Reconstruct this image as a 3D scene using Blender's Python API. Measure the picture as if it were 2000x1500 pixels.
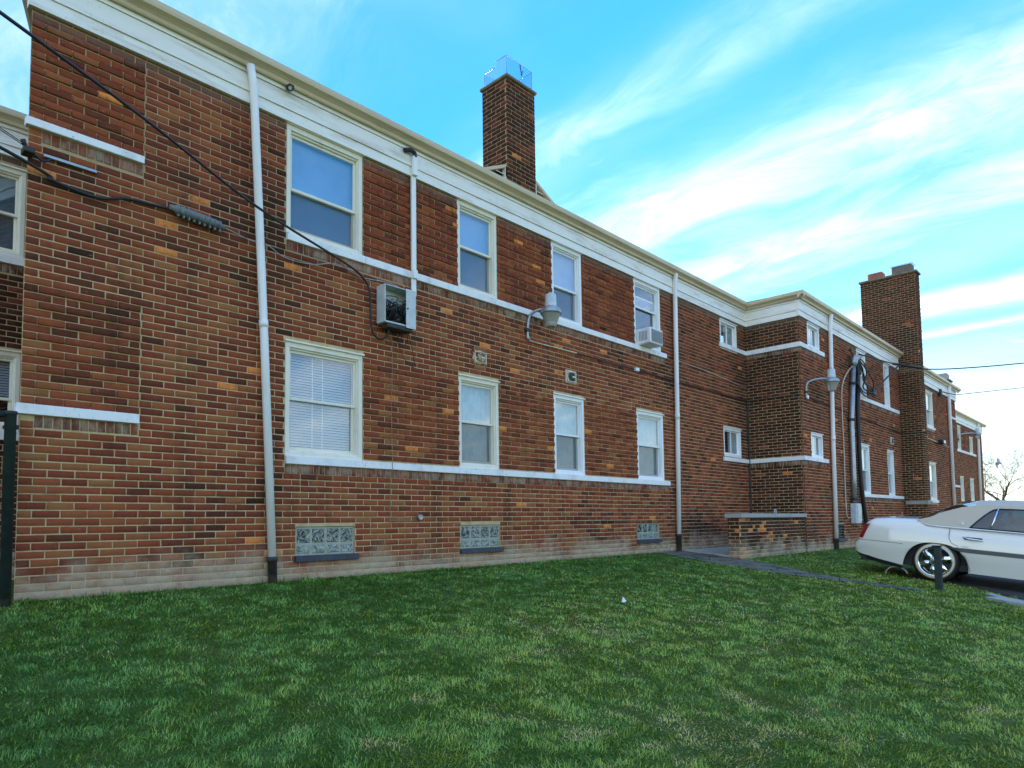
import bpy, bmesh, math, random
import numpy as np
from mathutils import Vector, Matrix
from mathutils.geometry import tessellate_polygon

R = math.radians
for o in list(bpy.data.objects):
    bpy.data.objects.remove(o)
scene = bpy.context.scene
COL = scene.collection
rng = np.random.RandomState(7)
random.seed(7)

# ------------------------------------------------------------------ camera
cam_data = bpy.data.cameras.new("camera")
cam = bpy.data.objects.new("camera", cam_data)
COL.objects.link(cam)
scene.camera = cam
CAM = Vector((0.0, -6.779, 0.585))
yaw, pitch, roll = 0.755609, 0.0620419, 0.0135998
fwd = Vector((math.cos(yaw) * math.cos(pitch), math.sin(yaw) * math.cos(pitch), math.sin(pitch)))
rgt = Vector((math.sin(yaw), -math.cos(yaw), 0))
upv = rgt.cross(fwd)
r2 = rgt * math.cos(roll) - upv * math.sin(roll)
u2 = rgt * math.sin(roll) + upv * math.cos(roll)
cam.matrix_world = Matrix(((r2.x, u2.x, -fwd.x, CAM.x), (r2.y, u2.y, -fwd.y, CAM.y), (r2.z, u2.z, -fwd.z, CAM.z), (0, 0, 0, 1)))
cam_data.sensor_width = 36
cam_data.lens = 1339.97 / 2000 * 36
cam_data.shift_y = 187.97 / 2000
cam_data.clip_start = 0.05
cam_data.clip_end = 3000

# ------------------------------------------------------------------ node helper
class NT:
    """small wrapper for building node trees from expressions"""
    def __init__(self, tree):
        self.t = tree
        self.t.nodes.clear()
    def n(self, kind, **kw):
        nd = self.t.nodes.new(kind)
        for k, v in kw.items():
            if k.startswith('i_'):
                key = k[2:]
                key = int(key) if key.isdigit() else key.replace('_', ' ')
                self.put(nd.inputs[key], v)
            else:
                setattr(nd, k, v)
        return nd
    def put(self, sock, v):
        if isinstance(v, bpy.types.NodeSocket):
            self.t.links.new(v, sock)
        else:
            sock.default_value = v
    def m(self, op, a, b=None, c=None, clamp=False):
        nd = self.t.nodes.new('ShaderNodeMath')
        nd.operation = op
        nd.use_clamp = clamp
        for i, v in enumerate((a, b, c)):
            if v is not None:
                self.put(nd.inputs[i], v)
        return nd.outputs[0]
    def mix(self, f, a, b, mode='MIX'):
        nd = self.t.nodes.new('ShaderNodeMix')
        nd.data_type = 'RGBA'
        nd.blend_type = mode
        nd.clamp_factor = True
        self.put(nd.inputs[0], f)
        self.put(nd.inputs[6], (*a, 1) if isinstance(a, tuple) and len(a) == 3 else a)
        self.put(nd.inputs[7], (*b, 1) if isinstance(b, tuple) and len(b) == 3 else b)
        return nd.outputs[2]
    def ramp(self, f, stops, interp='LINEAR'):
        nd = self.t.nodes.new('ShaderNodeValToRGB')
        cr = nd.color_ramp
        cr.interpolation = interp
        while len(cr.elements) < len(stops):
            cr.elements.new(0.5)
        for e, (p, c) in zip(cr.elements, stops):
            e.position = p
            e.color = (*c, 1) if len(c) == 3 else c
        self.put(nd.inputs[0], f)
        return nd.outputs[0]
    def noise(self, vec, scale, detail=3.0, rough=0.55, dist=0.0):
        nd = self.t.nodes.new('ShaderNodeTexNoise')
        if vec is not None:
            self.put(nd.inputs['Vector'], vec)
        nd.inputs['Scale'].default_value = scale
        nd.inputs['Detail'].default_value = detail
        nd.inputs['Roughness'].default_value = rough
        nd.inputs['Distortion'].default_value = dist
        return nd.outputs[0]
    def step(self, v, a, b):
        nd = self.t.nodes.new('ShaderNodeMapRange')
        nd.interpolation_type = 'SMOOTHSTEP'
        self.put(nd.inputs[0], v)
        nd.inputs[1].default_value = a
        nd.inputs[2].default_value = b
        return nd.outputs[0]
    def pos(self):
        return self.t.nodes.new('ShaderNodeNewGeometry').outputs['Position']
    def xyz(self, v):
        nd = self.t.nodes.new('ShaderNodeSeparateXYZ')
        self.put(nd.inputs[0], v)
        return nd.outputs
    def vec(self, x, y, z):
        nd = self.t.nodes.new('ShaderNodeCombineXYZ')
        for i, v in enumerate((x, y, z)):
            self.put(nd.inputs[i], v)
        return nd.outputs[0]
    def scalev(self, v, s):
        nd = self.t.nodes.new('ShaderNodeVectorMath')
        nd.operation = 'MULTIPLY'
        self.put(nd.inputs[0], v)
        nd.inputs[1].default_value = s
        return nd.outputs[0]
    def attr(self, name):
        nd = self.t.nodes.new('ShaderNodeAttribute')
        nd.attribute_name = name
        return nd.outputs['Fac']

# ------------------------------------------------------------------ sky, sun, exposure
SUN_BEAR, SUN_EL = R(62), R(16)      # bearing from +Y towards +X: low, behind the building
SKY_K, CLOUD_K, SKY_TINT = 1.60, 2.1, (0.10, 0.48, 0.76)
world = bpy.data.worlds.new("World")
scene.world = world
world.use_nodes = True
w = NT(world.node_tree)
sky = w.n('ShaderNodeTexSky', sky_type='NISHITA', sun_disc=False, sun_elevation=SUN_EL, sun_rotation=SUN_BEAR,
          altitude=200.0, air_density=1.0, dust_density=0.4, ozone_density=2.0)
d = w.n('ShaderNodeTexCoord').outputs['Generated']
dx, dy, dz = w.xyz(d)
zz = w.m('ADD', w.m('MAXIMUM', dz, 0.0), 0.15)
px, py = w.m('DIVIDE', dx, zz), w.m('DIVIDE', dy, zz)
warp = w.noise(w.vec(w.m('MULTIPLY', px, 1.3), w.m('MULTIPLY', py, 0.8), 0.0), 1.4, 4.0, 0.55)
wx = w.m('ADD', px, w.m('MULTIPLY', w.m('SUBTRACT', warp, 0.5), 0.26))
fine = w.noise(w.vec(w.m('MULTIPLY', wx, 3.6), w.m('MULTIPLY', py, 1.3), 0.3), 2.1, 9.0, 0.66, 0.7)
soft = w.noise(w.vec(w.m('MULTIPLY', wx, 1.5), w.m('MULTIPLY', py, 0.7), 1.7), 1.1, 4.0, 0.5)
cl = None
for cx, wd, amp in ((1.42, 0.10, 0.85), (1.04, 0.045, 0.4), (1.78, 0.11, 0.7), (2.33, 0.055, 1.1), (2.56, 0.03, 0.8), (0.3, 0.2, 0.35), (3.4, 0.3, 0.6),
                    (-0.5, 0.25, 0.7), (-1.3, 0.3, 0.9), (-2.3, 0.3, 0.9), (-3.6, 0.5, 0.8)):
    q = w.m('DIVIDE', w.m('SUBTRACT', wx, cx), wd)
    g = w.m('MULTIPLY', w.m('EXPONENT', w.m('MULTIPLY', w.m('MULTIPLY', q, q), -0.5)), amp)
    cl = g if cl is None else w.m('ADD', cl, g)
cl = w.m('MULTIPLY', cl, w.m('ADD', 0.25, w.m('MULTIPLY', w.step(fine, 0.25, 0.75), 0.75)))
wisp = w.m('MULTIPLY', w.step(fine, 0.50, 0.76), w.step(soft, 0.46, 0.64))
cl = w.m('ADD', cl, w.m('MULTIPLY', wisp, 0.35), clamp=True)
# thin milky veil that the streaks sit in
veil = w.m('MULTIPLY', w.step(soft, 0.40, 0.72), 0.20)
cl = w.m('MAXIMUM', cl, veil)
hz = w.m('POWER', w.m('SUBTRACT', 1.0, w.m('MAXIMUM', dz, 0.0)), 7.0)
# the aureole round the low sun is held back, as the phone's exposure held it back
rgb = w.n('ShaderNodeSeparateColor', i_Color=sky.outputs[0])
lum = w.m('ADD', w.m('ADD', w.m('MULTIPLY', rgb.outputs[0], 0.3), w.m('MULTIPLY', rgb.outputs[1], 0.5)), w.m('MULTIPLY', rgb.outputs[2], 0.2))
k = w.m('DIVIDE', SKY_K, w.m('ADD', 1.5, lum))
comp = w.n('ShaderNodeVectorMath', operation='SCALE')
w.put(comp.inputs[0], sky.outputs[0]); w.put(comp.inputs[3], k)
skyc = w.mix(1.0, comp.outputs[0], SKY_TINT, 'MULTIPLY')
skyc = w.mix(w.m('MULTIPLY', hz, 0.85), skyc, tuple(c * CLOUD_K for c in (0.90, 0.90, 0.78)))
skyc = w.mix(w.m('MULTIPLY', cl, 0.50), skyc, tuple(c * CLOUD_K for c in (1.10, 1.03, 0.86)))
bg = w.n('ShaderNodeBackground', i_Color=skyc, i_Strength=0.12)
out = w.n('ShaderNodeOutputWorld')
w.t.links.new(bg.outputs[0], out.inputs[0])

sun_data = bpy.data.lights.new("sun", 'SUN')
sun_data.energy = 2.5
sun_data.angle = R(0.6)
sun_data.color = (1.0, 0.86, 0.68)
sun = bpy.data.objects.new("sun", sun_data)
COL.objects.link(sun)
sdir = Vector((math.sin(SUN_BEAR) * math.cos(SUN_EL), math.cos(SUN_BEAR) * math.cos(SUN_EL), math.sin(SUN_EL)))
sun.rotation_euler = sdir.to_track_quat('Z', 'Y').to_euler()
sun.location = (40, 30, 30)

vs = scene.view_settings
vs.view_transform = 'Standard'
vs.look = 'None'
vs.gamma = 1.0
vs.exposure = 3.48
vs.use_curve_mapping = False
scene.cycles.max_bounces = 8
scene.cycles.transparent_max_bounces = 12
scene.cycles.use_adaptive_sampling = True

# ------------------------------------------------------------------ materials
MATS = {}
def mat(name, color=None, rough=0.6, metal=0.0, spec=0.5, build=None, coat=0.0, bump=0.0, bscale=40.0, var=0.0, vscale=3.0):
    if name in MATS:
        return MATS[name]
    m = bpy.data.materials.new(name)
    m.use_nodes = True
    t = NT(m.node_tree)
    p = t.n('ShaderNodeBsdfPrincipled')
    o = t.n('ShaderNodeOutputMaterial')
    t.t.links.new(p.outputs[0], o.inputs[0])
    p.inputs['Roughness'].default_value = rough
    p.inputs['Metallic'].default_value = metal
    p.inputs['Specular IOR Level'].default_value = spec
    p.inputs['Coat Weight'].default_value = coat
    p.inputs['Coat Roughness'].default_value = 0.04
    if color is not None:
        if var:
            n1 = t.noise(t.pos(), vscale, 5.0, 0.6)
            dk = tuple(c * (1 - var) for c in color)
            lt = tuple(min(1, c * (1 + var * 0.5)) for c in color)
            t.put(p.inputs['Base Color'], t.ramp(n1, [(0.3, dk), (0.7, lt)]))
        else:
            p.inputs['Base Color'].default_value = (*color, 1)
    if bump:
        b = t.n('ShaderNodeBump', i_Strength=bump, i_Distance=0.01, i_Height=t.noise(t.pos(), bscale, 4.0, 0.6))
        t.t.links.new(b.outputs[0], p.inputs['Normal'])
    if build:
        build(t, p, o)
    MATS[name] = m
    return m

BRICK_STOPS = [(0.0, (0.054, 0.025, 0.016)), (0.16, (0.125, 0.040, 0.023)), (0.3, (0.21, 0.054, 0.028)), (0.45, (0.295, 0.073, 0.032)),
               (0.6, (0.345, 0.098, 0.039)), (0.72, (0.35, 0.122, 0.046)), (0.84, (0.345, 0.148, 0.055)), (0.93, (0.335, 0.16, 0.06)), (0.965, (0.78, 0.23, 0.055)), (1.0, (0.82, 0.28, 0.07))]
def base_wash(t, col, gain=1.0):
    """pale lime wash and damp dirt along the foot of the walls, run-off under the sills"""
    x, y, z = t.xyz(t.pos())
    n1 = t.noise(t.pos(), 2.2, 5.0, 0.65)
    h = t.m('ADD', z, t.m('MULTIPLY', t.m('SUBTRACT', n1, 0.5), 0.85))
    h = t.m('ADD', h, t.m('MULTIPLY', t.m('MINIMUM', y, 0.0), -0.12))
    f = t.m('SUBTRACT', 1.0, t.step(h, 0.0, 0.38))
    f = t.m('MULTIPLY', f, t.m('ADD', 0.35, t.m('MULTIPLY', t.noise(t.pos(), 14.0, 4.0, 0.7), 0.9)), clamp=True)
    col = t.mix(t.m('MULTIPLY', f, 0.9 * gain), col, (0.56, 0.46, 0.31))
    return col
def brick_build(t, p, o):
    tone = t.attr('tone')
    n = t.noise(t.pos(), 20.0, 6.0, 0.72)
    tt = t.m('ADD', t.m('ABSOLUTE', tone), t.m('MULTIPLY', t.m('SUBTRACT', n, 0.5), 0.36))
    tt = t.m('MINIMUM', tt, t.m('ADD', 0.93, t.m('GREATER_THAN', tone, 0.955)))
    col = t.ramp(tt, BRICK_STOPS)
    speck = t.noise(t.pos(), 130.0, 3.0, 0.7)
    col = t.mix(t.m('MULTIPLY', t.step(speck, 0.5, 0.78), 0.6), col, (0.05, 0.028, 0.022))
    sand = t.noise(t.scalev(t.pos(), (0.5, 0.5, 1.6)), 70.0, 4.0, 0.7)
    col = t.mix(t.m('MULTIPLY', t.step(sand, 0.56, 0.78), 0.35), col, (0.46, 0.25, 0.12))
    x, y, z = t.xyz(t.pos())
    streak = t.noise(t.vec(t.m('MULTIPLY', x, 3.2), t.m('MULTIPLY', y, 3.2), t.m('MULTIPLY', z, 0.45)), 1.0, 6.0, 0.62)
    col = t.mix(t.m('MULTIPLY', t.step(streak, 0.5, 0.74), 0.6), col, (0.05, 0.03, 0.022))
    smear = t.noise(t.scalev(t.pos(), (1.0, 1.0, 2.4)), 11.0, 5.0, 0.7)
    col = t.mix(t.m('MULTIPLY', t.step(smear, 0.62, 0.74), 0.5), col, (0.46, 0.33, 0.19))
    # rowlock bricks under the stone sills carry a negative tone: lime run-off lies on them
    rl = t.m('LESS_THAN', tone, -0.01)
    rn = t.step(t.noise(t.scalev(t.pos(), (1.6, 1.0, 1.0)), 4.0, 5.0, 0.65), 0.36, 0.66)
    col = t.mix(t.m('MULTIPLY', rl, t.m('MULTIPLY', rn, 0.75)), col, (0.44, 0.34, 0.26))
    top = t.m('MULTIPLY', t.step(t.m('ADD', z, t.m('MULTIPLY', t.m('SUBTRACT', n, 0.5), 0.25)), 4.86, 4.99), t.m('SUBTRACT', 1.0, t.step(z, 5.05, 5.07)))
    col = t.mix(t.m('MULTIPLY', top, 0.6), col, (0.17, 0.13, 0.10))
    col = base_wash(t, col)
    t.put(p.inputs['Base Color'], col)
    b = t.n('ShaderNodeBump', i_Strength=0.55, i_Distance=0.006, i_Height=t.noise(t.scalev(t.pos(), (1.0, 1.0, 2.2)), 55.0, 5.0, 0.65))
    t.t.links.new(b.outputs[0], p.inputs['Normal'])
M_BRICK = mat('brick', rough=0.9, spec=0.08, build=brick_build)
def mortar_build(t, p, o):
    n = t.noise(t.pos(), 5.0, 5.0, 0.65)
    col = t.ramp(n, [(0.28, (0.32, 0.23, 0.12)), (0.5, (0.60, 0.45, 0.24)), (0.75, (0.70, 0.55, 0.32))])
    x, y, z = t.xyz(t.pos())
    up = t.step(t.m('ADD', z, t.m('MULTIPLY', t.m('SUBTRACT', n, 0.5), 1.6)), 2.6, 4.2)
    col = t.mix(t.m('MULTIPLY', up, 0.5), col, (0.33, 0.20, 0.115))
    col = base_wash(t, col, 0.8)
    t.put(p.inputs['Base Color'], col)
    b = t.n('ShaderNodeBump', i_Strength=0.5, i_Distance=0.004, i_Height=t.noise(t.pos(), 160.0, 4.0, 0.7))
    t.t.links.new(b.outputs[0], p.inputs['Normal'])
M_MORTAR = mat('mortar', rough=0.95, spec=0.05, build=mortar_build)

def stained(name, base, stain, amt, rough=0.55, sx=6.0, sz=1.2, chips=0.0):
    def b(t, p, o):
        x, y, z = t.xyz(t.pos())
        n = t.noise(t.vec(t.m('MULTIPLY', x, sx), t.m('MULTIPLY', y, sx), t.m('MULTIPLY', z, sz)), 1.0, 6.0, 0.65)
        n2 = t.noise(t.pos(), 45.0, 4.0, 0.7)
        f = t.m('MULTIPLY', t.step(n, 0.45, 0.75), t.m('ADD', 0.3, n2))
        col = t.mix(t.m('MULTIPLY', f, amt), base, stain)
        if chips:
            ch = t.m('MULTIPLY', t.step(t.noise(t.pos(), 38.0, 5.0, 0.7), 0.60, 0.66), t.step(t.noise(t.pos(), 2.6, 3.0, 0.5), 0.47, 0.58))
            col = t.mix(t.m('MULTIPLY', ch, chips), col, tuple(c * 0.8 for c in stain))
        t.put(p.inputs['Base Color'], col)
        bm = t.n('ShaderNodeBump', i_Strength=0.15, i_Distance=0.003, i_Height=n2)
        t.t.links.new(bm.outputs[0], p.inputs['Normal'])
    return mat(name, rough=rough, spec=0.4, build=b)
M_STONE = stained('sill_paint', (0.90, 0.89, 0.86), (0.42, 0.40, 0.35), 0.6, 0.6, 4.0, 3.0, 0.85)
M_FASCIA = stained('fascia_paint', (0.92, 0.88, 0.78), (0.46, 0.34, 0.2), 0.75, 0.45, 1.2, 7.0, 0.4)
M_GUTTER = stained('gutter_paint', (0.66, 0.53, 0.33), (0.30, 0.23, 0.12), 0.55, 0.4, 1.5, 9.0)
M_CREAM = stained('cream_frame', (0.88, 0.82, 0.67), (0.52, 0.45, 0.33), 0.4, 0.5)
M_VINYL = stained('white_frame', (0.90, 0.90, 0.87), (0.55, 0.53, 0.48), 0.25, 0.4)
M_PIPE = stained('white_pipe', (0.92, 0.90, 0.86), (0.45, 0.39, 0.29), 0.5, 0.4, 9.0, 0.7)
M_BOOT = mat('cast_iron', (0.055, 0.05, 0.043), 0.8, var=0.4, vscale=18, bump=0.3)
M_ROOF = mat('shingle', (0.06, 0.06, 0.062), 0.9, var=0.4, vscale=14, bump=0.5)
M_BLACK = mat('black_rubber', (0.016, 0.016, 0.018), 0.55)
M_DARK = mat('dark_room', (0.02, 0.02, 0.022), 0.9)
M_GREYP = mat('grey_paint', (0.58, 0.63, 0.62), 0.45, var=0.18, vscale=9)
M_GALV = mat('galvanised', (0.42, 0.45, 0.46), 0.42, metal=0.65, var=0.25, vscale=11)
M_CONC = stained('concrete', (0.40, 0.40, 0.36), (0.13, 0.13, 0.11), 0.8, 0.9, 3.0, 5.0)
M_RUST = None
def rust_build(t, p, o):
    n = t.noise(t.pos(), 26.0, 5.0, 0.65)
    t.put(p.inputs['Base Color'], t.ramp(n, [(0.36, (0.78, 0.68, 0.48)), (0.46, (0.55, 0.32, 0.14)), (0.52, (0.16, 0.045, 0.015)), (0.7, (0.04, 0.014, 0.008))]))
M_RUST = mat('rusty_enamel', rough=0.7, build=rust_build)
M_CREAMMET = mat('cream_enamel', (0.68, 0.62, 0.48), 0.6, var=0.4, vscale=22)
M_GREEN = mat('dark_green_paint', (0.018, 0.032, 0.028), 0.6, var=0.5, vscale=15, bump=0.2)
M_CLAY = mat('clay_flue', (0.36, 0.12, 0.08), 0.8, var=0.3, vscale=8)
M_CHROME = mat('chrome', (0.82, 0.84, 0.86), 0.08, metal=1.0)
M_TYRE = mat('tyre_rubber', (0.014, 0.014, 0.016), 0.75, bump=0.2)
def glass_mat(name, tint, f0, solid=True, rough=0.0):
    """clear pane: Schlick reflection over a tinted see-through body; solid panes reflect on their outer faces only"""
    def b(t, p, o):
        lw = t.n('ShaderNodeLayerWeight', i_Blend=0.5)
        fr = t.m('ADD', f0, t.m('MULTIPLY', t.m('POWER', lw.outputs['Facing'], 4.0), 1.0 - f0))
        if solid:
            fr = t.m('MULTIPLY', fr, t.m('SUBTRACT', 1.0, t.n('ShaderNodeNewGeometry').outputs['Backfacing']))
        wob = t.n('ShaderNodeBump', i_Strength=0.03, i_Distance=0.02, i_Height=t.noise(t.pos(), 3.0, 2.0, 0.5))
        gl = t.n('ShaderNodeBsdfGlossy', i_Color=(0.95, 0.98, 1, 1), i_Roughness=rough, i_Normal=wob.outputs[0])
        tr = t.n('ShaderNodeBsdfTransparent', i_Color=(*tint, 1))
        mx = t.n('ShaderNodeMixShader', i_0=fr)
        t.t.links.new(tr.outputs[0], mx.inputs[1])
        t.t.links.new(gl.outputs[0], mx.inputs[2])
        t.t.links.new(mx.outputs[0], o.inputs[0])
    return mat(name, build=b)
M_GLASS = glass_mat('window_glass', (0.95, 0.98, 0.99), 0.19)
M_SHEET = glass_mat('clear_guard', (0.80, 0.89, 0.95), 0.06)
def screen_build(t, p, o):
    tr = t.n('ShaderNodeBsdfTransparent')
    df = t.n('ShaderNodeBsdfDiffuse', i_Color=(0.10, 0.11, 0.11, 1))
    mx = t.n('ShaderNodeMixShader', i_0=0.36)
    t.t.links.new(tr.outputs[0], mx.inputs[1]); t.t.links.new(df.outputs[0], mx.inputs[2])
    t.t.links.new(mx.outputs[0], o.inputs[0])
M_SCREEN = mat('insect_screen', build=screen_build)
M_CARGLASS = glass_mat('car_glass', (0.025, 0.15, 0.17), 0.11, False)
def refr_build(t, p, o):
    p.inputs['Transmission Weight'].default_value = 0.55
    p.inputs['IOR'].default_value = 1.35
M_REFR = mat('ribbed_acrylic', (0.68, 0.67, 0.58), 0.25, build=refr_build)
def block_mat(name, lo, hi):
    def block_build(t, p, o):
        n = t.noise(t.pos(), 8.0, 1.0, 0.3, 3.0)
        t.put(p.inputs['Base Color'], t.ramp(n, [(0.36, lo), (0.42, hi), (0.48, lo), (0.54, hi), (0.62, hi), (0.66, lo)]))
        b = t.n('ShaderNodeBump', i_Strength=1.0, i_Distance=0.02, i_Height=n)
        t.t.links.new(b.outputs[0], p.inputs['Normal'])
    return mat(name, rough=0.12, spec=0.6, build=block_build)
M_BLOCK = block_mat('glass_block', (0.018, 0.03, 0.024), (0.29, 0.33, 0.27))
M_BLOCK2 = block_mat('glass_block_pale', (0.15, 0.19, 0.16), (0.33, 0.37, 0.32))
M_GROUT = mat('block_grout', (0.42, 0.41, 0.31), 0.8, var=0.2, vscale=12)
M_BLIND = mat('blind_white', (0.46, 0.54, 0.61), 0.7, var=0.08, vscale=4)
M_SHADE = mat('shade_blue_grey', (0.30, 0.46, 0.66), 0.8, var=0.12, vscale=2.5)
M_DSHADE = mat('dark_shade', (0.06, 0.13, 0.17), 0.8, var=0.3, vscale=4)
M_CURTAIN = mat('curtain_pale', (0.50, 0.57, 0.56), 0.9, var=0.25, vscale=6)
def grass_build(t, p, o):
    a = t.attr('tint')
    h = t.attr('hue')
    col = t.ramp(a, [(0.0, (0.016, 0.050, 0.008)), (0.25, (0.046, 0.128, 0.014)), (0.5, (0.115, 0.26, 0.028)), (0.68, (0.29, 0.46, 0.085)), (0.8, (0.50, 0.40, 0.15)), (1.0, (0.78, 0.58, 0.31))])
    shift = t.ramp(h, [(0.0, (0.55, 0.92, 1.9)), (0.5, (1.0, 1.0, 1.0)), (1.0, (1.75, 1.08, 0.8))])
    col = t.mix(t.m('LESS_THAN', a, 0.74), col, t.mix(1.0, col, shift, 'MULTIPLY'))
    t.put(p.inputs['Base Color'], col)
M_GRASS = mat('grass_blade', rough=0.55, spec=0.3, build=grass_build)
def soil_build(t, p, o):
    n = t.noise(t.pos(), 1.1, 5.0, 0.6)
    n2 = t.noise(t.pos(), 60.0, 4.0, 0.7)
    v = t.m('ADD', t.m('MULTIPLY', n, 0.6), t.m('MULTIPLY', n2, 0.4))
    t.put(p.inputs['Base Color'], t.ramp(v, [(0.35, (0.040, 0.085, 0.014)), (0.55, (0.075, 0.125, 0.024)), (0.7, (0.15, 0.13, 0.05))]))
    b = t.n('ShaderNodeBump', i_Strength=0.8, i_Distance=0.02, i_Height=n2)
    t.t.links.new(b.outputs[0], p.inputs['Normal'])
M_SOIL = mat('turf_soil', rough=0.95, spec=0.1, build=soil_build)
def asphalt_build(t, p, o):
    n = t.noise(t.pos(), 90.0, 4.0, 0.7)
    n1 = t.noise(t.pos(), 1.3, 5.0, 0.6)
    col = t.ramp(n, [(0.3, (0.028, 0.03, 0.033)), (0.6, (0.055, 0.057, 0.06)), (0.8, (0.13, 0.13, 0.125))])
    col = t.mix(t.m('MULTIPLY', t.step(n1, 0.45, 0.7), 0.35), col, (0.09, 0.085, 0.07))
    t.put(p.inputs['Base Color'], col)
    b = t.n('ShaderNodeBump', i_Strength=0.7, i_Distance=0.01, i_Height=n)
    t.t.links.new(b.outputs[0], p.inputs['Normal'])
M_ASPHALT = mat('asphalt', rough=0.9, spec=0.2, build=asphalt_build)
def path_build(t, p, o):
    n = t.noise(t.pos(), 45.0, 5.0, 0.75)
    n1 = t.noise(t.pos(), 3.0, 5.0, 0.6)
    col = t.ramp(n, [(0.3, (0.07, 0.068, 0.055)), (0.5, (0.18, 0.17, 0.14)), (0.72, (0.34, 0.32, 0.27))])
    col = t.mix(t.m('MULTIPLY', t.step(n1, 0.46, 0.62), 0.75), col, (0.055, 0.07, 0.035))
    vo = t.n('ShaderNodeTexVoronoi', feature='DISTANCE_TO_EDGE', i_Scale=2.2, i_Vector=t.pos())
    col = t.mix(t.m('SUBTRACT', 1.0, t.step(vo.outputs['Distance'], 0.005, 0.03)), col, (0.03, 0.035, 0.02))
    t.put(p.inputs['Base Color'], col)
    b = t.n('ShaderNodeBump', i_Strength=0.9, i_Distance=0.012, i_Height=n)
    t.t.links.new(b.outputs[0], p.inputs['Normal'])
M_PATH = mat('worn_path', rough=0.95, spec=0.15, build=path_build)
M_PAINTW = mat('car_white', (0.88, 0.83, 0.72), 0.25, coat=1.0)
M_PAINTW.node_tree.nodes['Principled BSDF'].inputs['Coat IOR'].default_value = 1.9
M_VROOF = mat('car_vinyl_roof', (0.60, 0.51, 0.38), 0.7, bump=0.25, bscale=260)
M_TRIM = mat('car_trim_grey', (0.10, 0.105, 0.105), 0.5)
M_RED = mat('red_lens', (0.27, 0.006, 0.012), 0.1, coat=1.0)
M_SEAT = mat('seat_leather', (0.25, 0.22, 0.17), 0.6)
M_GOLD = mat('mustard_rubber', (0.42, 0.24, 0.03), 0.6)
M_WHITEW = mat('white_rubber', (0.72, 0.70, 0.64), 0.6)
M_BARK = mat('bark', (0.15, 0.125, 0.10), 0.95, var=0.4, vscale=10)
M_WHITE = mat('white_plastic', (0.84, 0.85, 0.85), 0.4)
M_GRILLE = mat('grille_grey', (0.30, 0.32, 0.33), 0.5)

# ------------------------------------------------------------------ object helpers
def link(o, parent=None):
    COL.objects.link(o)
    if parent is not None:
        o.parent = parent
    return o
def tag(o, label=None, cat=None, group=None, kind=None):
    if label: o['label'] = label
    if cat: o['category'] = cat
    if group: o['group'] = group
    if kind: o['kind'] = kind
    return o
def empty(name, loc=(0, 0, 0), rot=(0, 0, 0)):
    o = bpy.data.objects.new(name, None)
    o.empty_display_size = 0.2
    o.location = loc
    o.rotation_euler = rot
    return link(o)

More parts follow.
